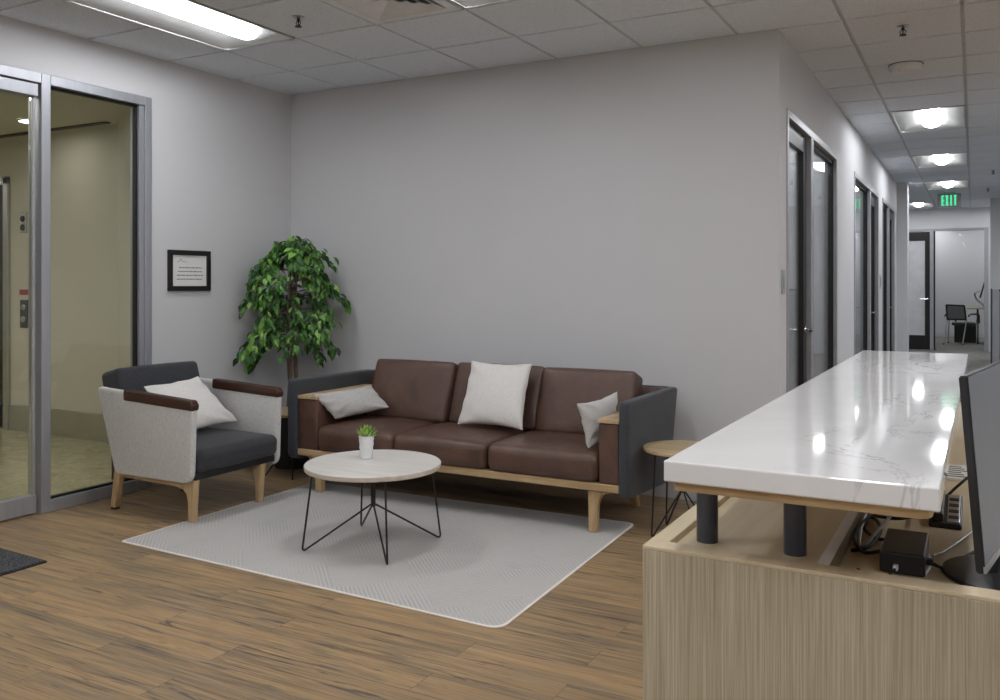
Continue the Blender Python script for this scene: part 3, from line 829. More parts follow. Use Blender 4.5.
# ------------------------------------------------------------------ rug and mat
RZ = .006
rg = thing('area_rug', 'large pale grey area rug with faint diagonal pattern under the coffee table', 'rug', (-2.8, 3.9, 0))
rp = round_poly([(-3.978, 3.10), (-1.64, 3.022), (-1.69, 4.735), (-3.985, 4.66)], [.03, .07, .06, .05])
cx, cy = -2.82, 3.88
bm = new(); prism(bm, [(x, y, .0) for x, y in rp], (0, 0, RZ - .0005), .003); obj('binding', bm, 'rug_edge', rg)
ri = [(cx + (x - cx) * .989, cy + (y - cy) * .984) for x, y in rp]
bm = new(); prism(bm, [(x, y, .001) for x, y in ri], (0, 0, RZ - .001), .001); obj('pile', bm, 'rug', rg)
dm = thing('door_mat', 'charcoal entrance mat on the wood floor at the left edge', 'door mat', (-4.35, 2.2, 0))
mp_ = round_poly([(-4.72, 1.55), (-4.0, 1.55), (-4.0, 2.71), (-4.72, 2.735)], .02)
bm = new(); prism(bm, [(x, y, 0) for x, y in mp_], (0, 0, .006), .002); obj('rubber_backing', bm, 'black', dm)
mi = [(-4.36 + (x + 4.36) * .97, 2.14 + (y - 2.14) * .98) for x, y in mp_]
bm = new(); prism(bm, [(x, y, .004) for x, y in mi], (0, 0, .007), .003); obj('pile', bm, 'mat', dm)

# ------------------------------------------------------------------ sofa
so = thing('sofa', 'brown leather three seat sofa with charcoal felt sides and oak frame', 'sofa', (-2.74, 4.75, 0))
def yz_panel(x0, x1, pts, rad, bev=.012):
    bm = new(); prism(bm, [(x0, y, z) for y, z in round_poly(pts, rad)], (x1 - x0, 0, 0), bev, 3); return bm
SP = [(4.40, .216), (5.12, .172), (5.29, .730), (4.40, .737)]
for x0, x1 in ((-3.995, -3.915), (-1.670, -1.613)):
    obj('side_panel', yz_panel(x0, x1, SP, [.045, .03, .03, .035], .014), 'felt', so, True)
bm = new(); prism(bm, [(-3.942, y, z) for y, z in ((5.14, .185), (5.19, .185), (5.30, .727), (5.255, .727))], (2.275, 0, 0), .01); obj('back_panel', bm, 'felt', so, True)
bm = new(); prism(bm, [(-3.936, y, z) for y, z in ((5.10, .275), (5.14, .275), (5.254, .722), (5.22, .722))], (2.265, 0, 0), .006); obj('back_lining', bm, 'leather', so, True)
for (x0, x1) in ((-3.913, -3.752), (-1.790, -1.672)):
    bm = new(); soft_box(bm, x0, x1, 4.415, 5.13, .284, .614, .012, (0, 0, 0), 4); am = obj('arm', bm, 'leather', so, True)
    xe = x1 + (.003 if x0 < -3 else 0); xb = x0 - (.003 if x0 > -3 else 0)
    bm = new(); prism(bm, [(x, y, .614) for x, y in round_poly([(xb, 4.408), (xe, 4.408), (xe, 5.14), (xb, 5.14)], .008)], (0, 0, .022), .003); obj('armrest', bm, 'oak_y', am)
xs = [-3.750, -3.147, -2.486, -1.793]
for k in range(3):
    bm = new(); soft_box(bm, xs[k] + .002, xs[k + 1] - .002, 4.397, 5.02, .287, .440, .042, (0.0, .012, .024), 9, wob=.0012, seed=k); obj('seat_cushion', bm, 'leather', so, 'all')
def lean(y0, z0, ang):
    ca, sa = math.cos(ang), math.sin(ang)
    def f(q):
        dy, dz = q.y - y0, q.z - z0
        return Vector((q.x, y0 + dy * ca + dz * sa, z0 - dy * sa + dz * ca))
    return f
for k, (x0, x1) in enumerate(((-3.715, -3.075), (-3.065, -2.42), (-2.41, -1.79))):
    yy = 4.875 if k != 1 else 4.91
    bm = new(); soft_box(bm, x0, x1, yy, yy + .16, .452, .866, .026, (.006, .020, .008), 9, lean(yy, .452, R(19)), .0015, 11 + k); obj('back_cushion', bm, 'leather', so, 'all')
bm = new(); box(bm, -3.914, -1.672, 4.408, 4.455, .242, .285, .006); obj('front_rail', bm, 'oak', so)
bm = new(); box(bm, -3.88, -1.75, 4.455, 5.14, .240, .285, .004); obj('seat_deck', bm, 'plastic_black', so)
for sx, xc in ((-1, -3.765), (1, -1.835)):
    for yc, zb, dy in ((4.462, RZ, 0), (5.02, 0, .12)):
        bm = new()
        # tapered leg with a flared bracket at its top, splayed back at the rear
        prof = [(-.027, .2415), (-.027, .18), (-.023, zb), (.021, zb), (.027, .15), (.034, .182), (.052, .210), (.082, .228), (.11, .234), (.11, .2415)]
        pts = [(xc + sx * px, pz) for px, pz in prof]
        def P3(x, z, y): return (x, y + dy * (1 - z / .2415), z)
        A = [bm.verts.new(P3(x, z, yc - .026)) for x, z in pts]; B = [bm.verts.new(P3(x, z, yc + .026)) for x, z in pts]
        n = len(pts); fs = [bm.faces.new(A), bm.faces.new(B[::-1])] + [bm.faces.new((A[k], B[k], B[(k + 1) % n], A[(k + 1) % n])) for k in range(n)]
        bmesh.ops.recalc_face_normals(bm, faces=fs)
        bmesh.ops.bevel(bm, geom=list({e for f in fs[:2] for e in f.edges}), offset=.007, segments=3, affect='EDGES')
        obj('leg', bm, 'oak_z', so, True)

# pillows (rest on the sofa, so things of their own)
def put_pillow(name, label, corners, th, mat, group, seed, pinch=.09, sag=0., crumple=.006):
    c = sum((Vector(q) for q in corners), Vector()) / 4
    bm = new(); pillow(bm, *[Vector(q) - c for q in corners], th, pinch, 24, seed, crumple, sag)
    o = obj(name, bm, mat, None, 'all'); o.location = c; return tag(o, label, 'pillow', group)
PG = 'loose pillows on the seating'
put_pillow('throw_pillow', 'white square pillow standing against the middle back cushion of the sofa', [(-2.885, 4.925, .866), (-2.445, 4.925, .864), (-2.41, 4.725, .478), (-2.875, 4.725, .478)], .07, 'cushion_white', PG, 1)
put_pillow('lumbar_pillow', 'light grey oblong pillow lying against the left arm of the sofa', [(-3.785, 4.40, .642), (-3.665, 4.875, .664), (-3.48, 4.83, .530), (-3.685, 4.51, .478)], .052, 'cushion_grey', PG, 2, .07, .01)
put_pillow('lumbar_pillow', 'light grey oblong pillow seen edge on against the right arm of the sofa', [(-1.925, 4.45, .705), (-1.800, 4.735, .748), (-1.825, 4.75, .475), (-1.862, 4.46, .462)], .050, 'cushion_grey', PG, 3, .12, -.01)
put_pillow('throw_pillow', 'white square pillow tilted in the armchair', [(-4.415, 3.609, .747), (-4.415, 4.026, .768), (-4.19, 4.15, .480), (-4.20, 3.70, .455)], .06, 'cushion_white', PG, 4)

# ------------------------------------------------------------------ armchair
ac = thing('armchair', 'light grey armchair with charcoal cushions and dark brown arm pads', 'armchair', (-4.28, 3.86, 0))
CP = [(-4.53, .228), (-3.888, .231), (-3.872, .700), (-4.70, .742)]
for s, y0, y1 in ((-1, 3.495, 3.535), (1, 4.185, 4.225)):
    bm = new(); prism(bm, [(x, y0, z) for x, z in round_poly([(x, z - (.018 if s > 0 and z < .3 else 0)) for x, z in CP], [.045, .075, .03, .025])], (0, y1 - y0, 0), .012, 3); sp = obj('side_panel', bm, 'fab_grey', ac, True)
    bm = new()   # pad folded over the top edge of the panel
    x0, x1 = -4.45, -3.866
    zt = lambda x: .742 + (x + 4.70) * (.700 - .742) / (.828)
    pts = [(x0, zt(x0) - .055), (x1 - .006, zt(x1) - .052), (x1, zt(x1) - .02), (x1 - .02, zt(x1) + .007), (x0, zt(x0) + .009)]
    prism(bm, [(x, y0 - .007, z) for x, z in round_poly(pts, [.012, .01, .015, .02, .012])], (0, y1 - y0 + .014, 0), .009, 3)
    obj('arm_pad', bm, 'walnut', sp, True)
bm = new(); prism(bm, [(x, 3.53, z) for x, z in ((-4.53, .25), (-4.49, .25), (-4.655, .738), (-4.70, .738))], (0, .66, 0), .01); obj('back_panel', bm, 'fab_grey', ac, True)
def leanx(x0, z0, ang):
    ca, sa = math.cos(ang), math.sin(ang)
    def f(q):
        dx, dz = q.x - x0, q.z - z0
        return Vector((x0 + dx * ca - dz * sa, q.y, z0 + dx * sa + dz * ca))
    return f
bm = new(); soft_box(bm, -4.615, -4.45, 3.54, 4.175, .40, .868, .030, (.02, 0., .008), 8, leanx(-4.47, .40, R(15)), .001, 3); obj('back_cushion', bm, 'fab_char', ac, 'all')
bm = new(); soft_box(bm, -4.52, -3.862, 3.54, 4.18, .288, .415, .04, (.014, 0., .016), 9, wob=.001, seed=5); obj('seat_cushion', bm, 'fab_char', ac, 'all')
bm = new(); box(bm, -4.49, -3.895, 3.54, 4.18, .243, .288, .008); obj('seat_deck', bm, 'plastic_black', ac)
for y0, y1 in ((3.525, 3.568), (4.055, 4.098)):
    bm = new(); prism(bm, [(x, y0 + .004, z) for x, z in ((-4.55, .205), (-3.97, .198), (-3.93, .243), (-4.56, .240))], (0, y1 - y0 - .008, 0), .004); obj('side_rail', bm, 'oak', ac)
    fl = [(-3.892, .245), (-3.905, .10), (-3.910, RZ), (-3.942, RZ), (-3.948, .12), (-3.960, .165), (-3.99, .190), (-4.05, .200), (-3.96, .245)]
    bm = new(); prism(bm, [(x, y0, z) for x, z in fl], (0, y1 - y0, 0), .006, 3); obj('leg', bm, 'oak_z', ac, True)
    bm = new(); prism(bm, [(x, y0, z) for x, z in ((-4.575, .243), (-4.522, .243), (-4.572, .012), (-4.612, .012))], (0, y1 - y0, 0), .006, 3); lg = obj('leg', bm, 'oak_z', ac, True)
    bm = new(); box(bm, -4.610, -4.574, y0 + .003, y1 - .003, 0, .013, .003); obj('glide', bm, 'black', lg)
bm = new(); box(bm, -4.30, -4.26, 3.57, 4.06, .2, .243, .004); obj('cross_rail', bm, 'oak_y', ac)

# ------------------------------------------------------------------ tables
def wire_table(name, label, cat, cx, cy, z0, ztop, th, rtop, rfoot, rat, zpost, rot, wr, mats, group=None):
    t_ = thing(name, label, cat, (cx, cy, z0), group)
    bm = new(); lathe(bm, [(0, ztop - th), (rtop - .004, ztop - th), (rtop, ztop - th + .004), (rtop, ztop - .004), (rtop - .004, ztop), (0, ztop)], cx, cy, 72)
    bm.faces.ensure_lookup_table()
    for f in bm.faces:
        c = f.calc_center_median()
        if math.hypot(c.x - cx, c.y - cy) > rtop - .006 and abs(f.normal.z) < .5: f.material_index = 1
    obj('tabletop', bm, mats, t_)
    bm = new(); tube(bm, [(cx, cy, ztop - th), (cx, cy, zpost)], wr * 2.5, 12); obj('centre_post', bm, 'wire', t_, True)
    for k in range(4):
        a = rot + k * math.pi / 2; e = Vector((math.cos(a), math.sin(a), 0)); o_ = Vector((cx, cy, 0))
        pts = [o_ + e * rat + Vector((0, 0, ztop - th)), o_ + e * rfoot + Vector((0, 0, z0 + wr - .007)), o_ + e * wr * 1.5 + Vector((0, 0, zpost + .012))]
        bm = new(); tube(bm, bend(pts, .028), wr, 8); obj('leg', bm, 'wire', t_, True)
    return t_
wire_table('coffee_table', 'round whitewashed coffee table with black wire legs on the rug', 'coffee table', -2.756, 3.686, RZ, .437, .027, .354, .365, .312, .208, R(47.5), .0052, ('table_white', 'table_edge'))
wire_table('side_table', 'round oak topped wire leg side table at the right end of the sofa', 'side table', -1.392, 4.645, 0, .480, .020, .214, .188, .165, .235, R(46.), .0048, ('side_top', 'oak'), 'wire leg side tables')
wire_table('side_table', 'round oak topped wire leg side table behind the armchair in the corner', 'side table', -4.285, 4.77, 0, .462, .020, .222, .192, .165, .235, R(43.), .0048, ('side_top', 'oak'), 'wire leg side tables')

# potted succulent on the coffee table
px, py, pz = -2.850, 3.752, .437
pt = thing('potted_succulent', 'small green succulent in a white textured pot on the coffee table', 'potted plant', (px, py, pz))
bm = new()
prof = [(0, pz), (.028, pz), (.031, pz + .004)] + [(.031 + (.041 - .031) * k / 14, pz + .004 + .118 * k / 14) for k in range(1, 15)] + [(.037, pz + .122), (.035, pz + .108), (0, pz + .108)]
lathe(bm, prof, px, py, 28)
for v in bm.verts:   # moulded facets
    z = v.co.z - pz
    if .008 < z < .116:
        d = Vector((v.co.x - px, v.co.y - py, 0)); a = math.atan2(d.y, d.x)
        if d.length > .02: v.co += d.normalized() * .0016 * math.sin(a * 7 + (0 if int(z / .017) % 2 else math.pi)) * (1 if z < .08 else .3)
obj('pot', bm, 'plastic_white', pt, True)
bm = new(); lathe(bm, [(0, pz + .112), (.036, pz + .110)], px, py, 20); obj('soil', bm, 'soil', pt)
bm = new()
def leaf_spike(bm, base, d, L, w):
    d = d.normalized(); s = d.cross(Vector((0, 0, 1))); s = s.normalized() if s.length > 1e-3 else Vector((1, 0, 0)); u = s.cross(d)
    tip = bm.verts.new(base + d * L + u * L * .12); rings = []
    for t_, ww in ((0, .5), (.35, 1.), (.7, .8)):
        c = base + d * L * t_ + u * L * .12 * t_ * t_
        rings.append([bm.verts.new(c + s * w * ww), bm.verts.new(c + u * w * .45 * ww), bm.verts.new(c - s * w * ww), bm.verts.new(c - u * w * .3 * ww)])
    for a, b_ in zip(rings, rings[1:]):
        for k in range(4): bm.faces.new((a[k], a[(k + 1) % 4], b_[(k + 1) % 4], b_[k]))
    for k in range(4): bm.faces.new((rings[-1][k], rings[-1][(k + 1) % 4], tip))
for k in range(34):
    el_ = R(12 + 70 * (k / 33) ** .9); a = k * 2.399
    d = Vector((math.cos(a) * math.cos(el_), math.sin(a) * math.cos(el_), math.sin(el_)))
    leaf_spike(bm, Vector((px, py, pz + .113)) + Vector((d.x, d.y, 0)) * .012, d, random.uniform(.056, .074), .0085)
obj('leaves', bm, 'succulent', pt)

# ------------------------------------------------------------------ ficus tree
TX, TY = -4.50, 5.01
tr = thing('potted_ficus_tree', 'green ficus tree in a charcoal planter in the room corner', 'potted tree', (TX, TY, 0))
bm = new(); lathe(bm, [(0, 0), (.125, 0), (.128, .01), (.100, .36), (.104, .38), (.088, .38), (.086, .345), (0, .345)], TX, TY, 36); obj('planter', bm, 'planter', tr, True)
bm = new(); lathe(bm, [(0, .352), (.086, .348)], TX, TY, 20); obj('soil', bm, 'soil', tr)
rt = random.Random(21)
stems = []
for k in range(3):
    ph = k * 2.094
    pts = [(TX + .030 * math.cos(ph + z * 2.6) , TY + .030 * math.sin(ph + z * 2.6), .34 + z) for z in [q * .08 for q in range(0, 15)]]
    pts += [(TX + .03 * math.cos(ph) * 1.4, TY + .03 * math.sin(ph) * 1.4, 1.56), (TX + .05 * math.cos(ph), TY + .05 * math.sin(ph), 1.66)]
    bm = new(); S = spline(pts, 3); tube(bm, S, .015, 8, [.0165 - .010 * i / len(S) for i in range(len(S))]); obj('trunk', bm, 'bark', tr, True)
fb = new(); wb = new()
def leaf(bm, base, d, nrm, L, W):
    d = d.normalized(); s = d.cross(nrm).normalized(); n_ = s.cross(d)
    sec = [(0, 0, 0), (.22, .36, .03), (.5, .5, .02), (.78, .27, -.05), (1., 0, -.14)]
    mid = [bm.verts.new(base + d * L * t_ + n_ * L * z) for t_, w_, z in sec]
    lf = [bm.verts.new(base + d * L * t_ + s * W * w_ + n_ * (L * z + W * .16)) for t_, w_, z in sec[1:-1]]
    rg_ = [bm.verts.new(base + d * L * t_ - s * W * w_ + n_ * (L * z + W * .16)) for t_, w_, z in sec[1:-1]]
    for side, sg in ((lf, 1), (rg_, -1)):
        q = [(mid[0], side[0], mid[1]), (mid[1], side[0], side[1], mid[2]), (mid[2], side[1], side[2], mid[3]), (mid[3], side[2], mid[4])]
        for f in q: bm.faces.new(f if sg > 0 else f[::-1])
def twig(p, d, length, nl, r0, droop):
    pts = [Vector(p)]; d = d.normalized(); step = length / 7
    for k in range(7):
        d = (d + Vector((rt.uniform(-.2, .2), rt.uniform(-.2, .2), -droop * (.5 + .28 * k) + rt.uniform(-.1, .1)))).normalized()
        q = pts[-1] + d * step
        q.x = max(q.x, XL + .05); q.y = min(q.y, YB - .05)
        pts.append(q)
    tube(wb, pts, r0, 5, [r0 * (1 - .75 * i / 7) for i in range(8)])
    for k in range(nl):
        t_ = .30 + .70 * ((k + rt.random()) / nl) ** .8; i = min(6, int(t_ * 7)); f = t_ * 7 - i
        b0 = pts[i].lerp(pts[i + 1], min(1, f)); dd = (pts[i + 1] - pts[i]).normalized()
        side = dd.cross(Vector((0, 0, 1))).normalized() * (1 if k % 2 else -1)
        b0 = b0 + Vector((rt.uniform(-.03, .03), rt.uniform(-.03, .03), rt.uniform(-.03, .03)))
        ld = dd * rt.uniform(.3, 1.) + side * rt.uniform(.2, 1.) + Vector((0, 0, rt.uniform(-1.0, .05)))
        L = rt.uniform(.056, .088)
        nr = Vector((rt.uniform(-.7, .7) + .35, rt.uniform(-.7, .7) - .35, 1)) + side * .3
        tipz = b0 + ld.normalized() * L
        if tipz.x < XL + .02 or tipz.y > YB - .02: continue
        leaf(fb, b0, ld, nr, L, L * rt.uniform(.46, .60))
# loose tiers of branches with gaps between them
tiers = [(.97, 6, .50, .30, .20), (1.06, 8, .52, .36, .22), (1.15, 7, .50, .34, .20), (1.27, 8, .52, .36, .21), (1.38, 8, .50, .38, .21), (1.49, 8, .44, .44, .22), (1.57, 7, .38, .55, .24), (1.62, 7, .30, .75, .30), (1.65, 6, .20, 1.1, .34)]
for ti, (z, nb, reach, upv, droop) in enumerate(tiers):
    for k in range(nb):
        a = 2 * math.pi * (k + rt.uniform(-.3, .3)) / nb + ti * 1.1
        d = Vector((math.cos(a), math.sin(a), upv + rt.uniform(-.15, .2)))
        twig(Vector((TX, TY, z + rt.uniform(-.04, .04))), d, reach * .90 * rt.uniform(.70, 1.1), int(21 + 8 * rt.random()), .0055, droop)
obj('branches', wb, 'bark', tr, True); obj('foliage', fb, 'leaf', tr)

# ------------------------------------------------------------------ reception desk
DX0, DX1, DY0, DY1 = -.486, 1.25, 1.397, 3.97
ZR, ZS, ZW = .931, .919, .893            # rim, inner ledge, work surface
dk = thing('reception_desk', 'pale wood reception desk with vertical grain panels', 'reception desk', (0, 2.6, 0))
dk.rotation_euler.z = R(-.5)
bm = new(); box(bm, DX0, DX1, DY0, DY0 + .040, 0, ZR - .006, .0015); ep = obj('end_panel', bm, 'laminate', dk)
bm = new(); box(bm, DX0, DX1, DY0, DY0 + .041, ZR - .006, ZR, .001); obj('edge_band', bm, 'desk_top', ep)
bm = new(); box(bm, DX0, DX0 + .034, DY0 + .041, DY1, 0, ZR, .0015); obj('front_panel', bm, 'desk_top', dk)
bm = new(); box(bm, DX0 + .034, -.216, DY0 + .040, DY1, ZS - .022, ZS, .001); obj('ledge', bm, 'desk_top', dk)
bm = new(); box(bm, -.216, -.199, DY0 + .042, DY1, ZW - .05, ZS + .004, .001); dv = obj('divider', bm, 'laminate', dk)
bm = new(); box(bm, -.2165, -.1985, DY0 + .042, DY1, ZS + .004, ZS + .006, .0005); obj('edge_band', bm, 'edge_grey', dv)
bm = new(); box(bm, -.199, .62, DY0 + .040, DY1, ZW - .025, ZW, .001); obj('work_surface', bm, 'desk_top', dk)
bm = new(); box(bm, DX0 + .034, .62, DY1 - .03, DY1, 0, ZW - .026, .001); obj('far_panel', bm, 'laminate', dk)

ct = thing('counter_top', 'long glossy white quartz counter raised on dark posts over the desk', 'counter', (-.23, 2.64, ZS))
ct.rotation_euler.z = R(-.5)
bm = new(); box(bm, -.428, -.036, 1.335, 3.945, 1.0565, 1.090, .003, 3); obj('stone_slab', bm, 'quartz', ct)
bm = new(); prism(bm, [(x, y, 1.0405) for x, y in round_poly([(-.417, 1.352), (-.047, 1.352), (-.047, 3.93), (-.417, 3.93)], [.004, .028, .01, .004])], (0, 0, .016), .001); obj('support_board', bm, 'plywood', ct)
for y in (1.515, 2.7, 3.8):
    for x in (-.408, -.260):
        bm = new(); lathe(bm, [(0, ZS), (.0185, ZS), (.0185, 1.0406), (0, 1.0406)], x, y, 32); o = obj('post', bm, 'post', ct, True)

dk.location.x += .0075; ct.location.x += .0075
# things on the work surface
bx = thing('power_box', 'black rectangular power box on the desk under the counter', 'power box', (-.105, 1.64, ZW))
bm = new(); box(bm, -.137, -.069, 1.565, 1.72, ZW + .002, ZW + .036, .003, 3); obj('housing', bm, 'plastic_black', bx)
for y in (1.585, 1.70):
    for x in (-.128, -.085):
        bm = new(); lathe(bm, [(0, ZW), (.004, ZW), (.004, ZW + .003), (0, ZW + .003)], x, y, 10); obj('foot', bm, 'black', bx)
bm = new(); box(bm, -.0695, -.058, 1.60, 1.612, ZW + .012, ZW + .022, .002); obj('plug', bm, 'black', bx)
bm = new(); box(bm, -.116, -.108, 1.549, 1.566, ZW + .010, ZW + .018, .002); obj('white_plug', bm, 'plastic_white', bx)
r_ = .0032
def cable(label, pts, mat='black', r=r_, group='cables on the desk'):
    z0 = ZW + r
    bm = new(); tube(bm, spline([(x, y, max(z0, z)) for x, y, z in pts], 8), r, 7); o = obj('cable', bm, mat, None, True); return tag(o, label, 'cable', group)
z = ZW
cable('black cable looping beside the divider left of the power box', [(-.19, 1.66, z), (-.165, 1.70, z), (-.155, 1.80, z + .01), (-.178, 1.88, z + .012), (-.19, 1.80, z + .016), (-.19, 1.70, z + .012), (-.17, 1.66, z), (-.139, 1.65, z + .012)])
cable('thick black cable coiled behind the power box', [(-.19, 1.95, z), (-.17, 1.90, z + .01), (-.13, 1.86, z + .02), (-.10, 1.90, z + .02), (-.12, 1.98, z + .01), (-.17, 1.94, z + .015), (-.188, 1.84, z), (-.16, 1.76, z), (-.12, 1.725, z + .015)])
cable('grey cable bent upright along the divider', [(-.192, 2.15, z), (-.190, 1.95, z + .02), (-.188, 1.78, z + .012), (-.18, 1.69, z), (-.165, 1.72, z + .012), (-.13, 1.95, z + .03), (-.12, 2.2, z + .02)], 'frame_grey', .0034)
cable('white cable arching behind the power box', [(-.128, 1.76, z), (-.11, 1.80, z + .012), (-.085, 1.76, z + .012), (-.070, 1.70, z + .002), (-.064, 1.64, z), (-.07, 1.58, z)], 'plastic_white', .0022)
cable('black cable from the power box to the monitor base', [(-.064, 1.606, z + .017), (-.045, 1.63, z + .004), (-.02, 1.69, z), (.005, 1.76, z), (.05, 1.82, z)])
cable('thin grey cable curving across the desk behind the monitor', [(-.062, 1.70, z), (-.045, 1.74, z), (-.015, 1.85, z), (.02, 2.0, z), (.06, 2.1, z)], 'frame_grey', .0018)
cable('short black cable drooping in front of the power box', [(-.112, 1.548, z + .014), (-.125, 1.53, z + .006), (-.150, 1.535, z), (-.17, 1.56, z)], 'black', .002)

ph = thing('desk_phone', 'dark desk phone with sloped grey keypad under the counter edge', 'phone', (-.055, 1.98, ZW))
bm = new(); prism(bm, [(-.078, y, zz) for y, zz in ((1.905, ZW), (2.05, ZW), (2.05, ZW + .036), (1.905, ZW + .010))], (.058, 0, 0), .003); obj('housing', bm, 'plastic_black', ph)
bm = new(); prism(bm, [(-.046, y, zz) for y, zz in ((1.912, ZW + .0117), (2.042, ZW + .0352), (2.042, ZW + .0376), (1.912, ZW + .0141))], (.022, 0, 0), .0008); kp = obj('keypad', bm, 'silver', ph)
for k in range(4):
    bm = new(); yk = 1.925 + k * .029
    zk = ZW + .0141 + (yk - 1.912) * .181
    prism(bm, [(-.044, y, zk + (y - yk) * .181 + dz) for y, dz in ((yk, 0), (yk + .012, 0), (yk + .012, .0012), (yk, .0012))], (.018, 0, 0)); obj('key_row', bm, 'plastic_black', kp)
bm = new(); prism(bm, [(-.074, y, zz) for y, zz in ((1.912, ZW + .0117), (2.042, ZW + .0352), (2.042, ZW + .048), (2.02, ZW + .047), (1.94, ZW + .030), (1.912, ZW + .026))], (.022, 0, 0), .003); obj('handset', bm, 'plastic_black', ph)
pp = thing('paper_stack', 'small stack of white printed paper on the desk behind the phone', 'papers', (-.03, 2.5, ZW))
for k in range(3):
    bm = new(); box(bm, -.085, .005, 2.38, 2.56, ZW + .002 * k, ZW + .002 * (k + 1) - .0002); o = obj('sheet', bm, 'paper', pp); o.rotation_euler.z = R(2 * k)
bm = new()
for k in range(6): box(bm, -.065, -.015 - .006 * (k % 3), 2.40 + k * .025, 2.41 + k * .025, ZW + .0058, ZW + .0063)
obj('print', bm, 'plastic_black', pp)
cable('black cable rising from the desk behind the monitor edge', [(-.05, 2.20, z), (-.03, 2.18, z + .03), (0., 2.22, z + .05), (.05, 2.3, z + .05)])

# monitor: screen faces the receptionist's side (+X), its near edge towards the camera
mo = thing('monitor', 'black edged desktop monitor on a round base at the right edge', 'monitor', (.05, 1.6, ZW))
bm = new(); lathe(bm, [(0, ZW), (.106, ZW), (.108, ZW + .002), (.106, ZW + .007), (.10, ZW + .009), (0, ZW + .010)], .060, 1.632, 56); obj('base', bm, 'plastic_black', mo, True)
hd = R(9.8); tl = R(4.6)
e1 = Vector((math.sin(hd), math.cos(hd), 0)); nn = Vector((math.cos(hd), -math.sin(hd), 0))
up = Vector((0, 0, 1)) * math.cos(tl) - nn * math.sin(tl); nf = nn * math.cos(tl) + Vector((0, 0, 1)) * math.sin(tl)
P0 = Vector((.0150, 1.476, .9395)); Wm, Hm, Tm = .47, .293, .0125
def slab3(bm, o, a, b_, c, bev=0.):
    vs = [bm.verts.new(o + a * i + b_ * j + c * k) for k in (0, 1) for j in (0, 1) for i in (0, 1)]
    fs = [bm.faces.new([vs[i] for i in q]) for q in ((0, 2, 3, 1), (4, 5, 7, 6), (0, 1, 5, 4), (2, 6, 7, 3), (0, 4, 6, 2), (1, 3, 7, 5))]
    bmesh.ops.recalc_face_normals(bm, faces=fs)
    if bev: bmesh.ops.bevel(bm, geom=list({e for f in fs for e in f.edges}), offset=bev, segments=2, affect='EDGES')
bm = new(); slab3(bm, P0 - nf * Tm, e1 * Wm, up * Hm, nf * Tm, .002); bz = obj('housing', bm, 'plastic_black', mo)
bm = new(); slab3(bm, P0 + e1 * .003 + up * .012, e1 * (Wm - .006), up * (Hm - .014), nf * .0008); obj('screen', bm, 'screen', bz)
bm = new(); slab3(bm, P0 + e1 * .001 - nf * .004, e1 * (Wm - .002), up * .011, nf * .006, .001); obj('chin', bm, 'silver', bz)
bm = new()
mc = P0 + e1 * Wm * .42 - nf * (Tm + .002)
tube(bm, spline([(.053 - .03, 1.63, ZW + .008), (.03, 1.64, ZW + .07), (mc + up * .12 - nf * .02)[:], (mc + up * .14)[:]], 6), .014, 12); obj('neck', bm, 'plastic_black', mo, True)

# ------------------------------------------------------------------ cubicle panel down the corridor
cu = thing('cubicle_panel', 'grey cubicle partition end at the right edge beyond the counter', 'cubicle panel', (.3, 15.0, 0))
bm = new(); box(bm, .222, .245, 15.0, 15.06, 0, 1.295, .003); obj('edge_post', bm, 'post', cu)
bm = new(); box(bm, .245, .33, 15.0, 15.06, 0, 1.285, .004); obj('end_post', bm, 'alu', cu)
bm = new(); box(bm, .33, 2.2, 15.01, 15.05, .06, 1.25, .004); obj('fabric_panel', bm, 'cubicle', cu)
bm = new(); box(bm, .33, 2.2, 15.0, 15.06, 1.25, 1.285, .004); obj('top_rail', bm, 'post', cu)

# ------------------------------------------------------------------ end office furniture
oc = thing('office_chair', 'black guest chair with grey mesh back in the end office', 'office chair', (-.25, 22.4, 0))
bm = new(); soft_box(bm, -.44, .04, 22.15, 22.62, .43, .49, .025, (0, 0, .012), 5); obj('seat', bm, 'plastic_black', oc, 'all')
A = [(-.56, .58), (-.16, .56), (-.08, .62), (-.155, .885), (-.56, .905), (-.585, .86)]
# the back stands on the camera side of the seat, seen square on
bo = round_poly([(-.54, .545), (-.13, .545), (-.17, .89), (-.565, .905)], .035); bi = [(-.35 + (x + .35) * .82, .725 + (z_ - .725) * .80) for x, z_ in bo]
bm = new(); n = len(bo)
rings = [[bm.verts.new((x, y, z_)) for x, z_ in q] for y, q in ((22.10, bo), (22.10, bi), (22.13, bi), (22.13, bo))]
for k in range(4):
    a_, c_ = rings[k], rings[(k + 1) % 4]
    for i in range(n): bm.faces.new((a_[i], a_[(i + 1) % n], c_[(i + 1) % n], c_[i]))
bmesh.ops.recalc_face_normals(bm, faces=bm.faces[:]); obj('back_frame', bm, 'black', oc)
bm = new(); prism(bm, [(x, 22.11, z_) for x, z_ in bi], (0, .01, 0)); obj('mesh_back', bm, 'mesh', oc)
for (x0, y0, x1, y1) in ((-.53, 22.13, -.60, 22.06), (-.14, 22.13, -.215, 22.04), (-.50, 22.6, -.52, 22.66), (.06, 22.55, .10, 22.62)):
    bm = new(); tube(bm, [(x0, y0, .56), (x1, y1, .012)], .014, 10); lg = obj('leg', bm, 'chrome', oc, True)
    bm = new(); lathe(bm, [(0, 0), (.02, 0), (.02, .02), (0, .022)], x1, y1, 12); obj('caster', bm, 'black', lg)
for (x, yb) in ((-.57, 22.12), (-.10, 22.12)):
    bm = new(); tube(bm, bend([(x, yb, .64), (x + .02, 22.2, .68), (x + .20, 22.55, .68), (x + .21, 22.58, .47)], .06), .02, 8); obj('armrest', bm, 'plastic_black', oc, True)
od = thing('office_desk', 'light wood desk behind the guest chair in the end office', 'desk', (.6, 22.9, 0))
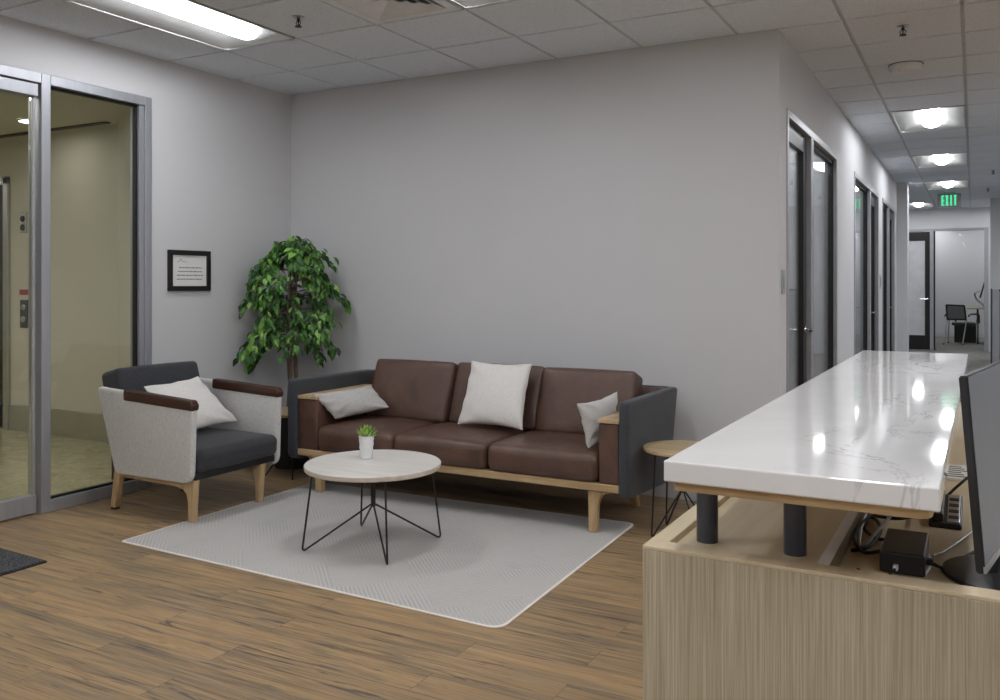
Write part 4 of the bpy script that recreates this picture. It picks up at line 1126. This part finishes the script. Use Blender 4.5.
bm = new(); box(bm, -.14, 1.6, 22.55, 23.3, .79, .82, .004); obj('desktop', bm, 'side_top', od)
for q in ((.06, .10), (1.5, 1.54)):
    bm = new(); box(bm, q[0], q[1], 22.6, 23.25, 0, .79, .003); obj('leg_panel', bm, 'plastic_black', od)
bm = new(); box(bm, -.40, .05, 22.95, 23.25, 0, .44, .006)
tag(obj('storage_cabinet', bm, 'black'), 'low black cabinet under the end office desk', 'cabinet')
om = thing('office_monitor', 'tilted monitor on the end office desk seen from its side', 'monitor', (.2, 22.8, .82))
bm = new(); prism(bm, [(x, 22.75, z_) for x, z_ in ((.115, 1.05), (.145, 1.04), (.235, 1.40), (.205, 1.40))], (0, .5, 0), .004); obj('housing', bm, 'black', om)
bm = new(); tube(bm, spline([(.20, 22.9, .84), (.17, 22.9, .9), (.06, 22.9, 1.0), (.02, 22.9, 1.14), (.13, 22.9, 1.2)], 6), .022, 8); obj('stand_arm', bm, 'silver', om, True)
bm = new(); box(bm, .06, .30, 22.75, 23.05, .82, .838, .004); obj('base', bm, 'silver', om)

# ------------------------------------------------------------------ world, camera, render look
w = bpy.data.worlds.new('world'); scene.world = w; w.use_nodes = True
w.node_tree.nodes['Background'].inputs[0].default_value = (.5, .5, .5, 1); w.node_tree.nodes['Background'].inputs[1].default_value = .02

cam = bpy.data.cameras.new('camera'); co = bpy.data.objects.new('camera', cam); COL.objects.link(co)
FPX = 872.05; CY = 283.58
cam.sensor_fit = 'HORIZONTAL'; cam.sensor_width = 36.; cam.lens = FPX / 1000 * 36.
cam.shift_y = -(350 - CY) / 1000.
co.location = (0, 0, EYE); co.rotation_euler = (R(90), 0, R(28.512))
cam.clip_start = .05; cam.clip_end = 100
scene.camera = co
vs = scene.view_settings
scene.display_settings.display_device = 'sRGB'
vs.view_transform = 'Standard'; vs.look = 'None'; vs.gamma = 1.0; vs.use_curve_mapping = False
vs.exposure = 0.58
scene.cycles.use_denoising = True
scene.cycles.max_bounces = 8; scene.cycles.diffuse_bounces = 5; scene.cycles.glossy_bounces = 4; scene.cycles.transparent_max_bounces = 12
scene.cycles.caustics_reflective = False; scene.cycles.caustics_refractive = False
for o in bpy.data.objects:
    if '_org' in o: del o['_org']
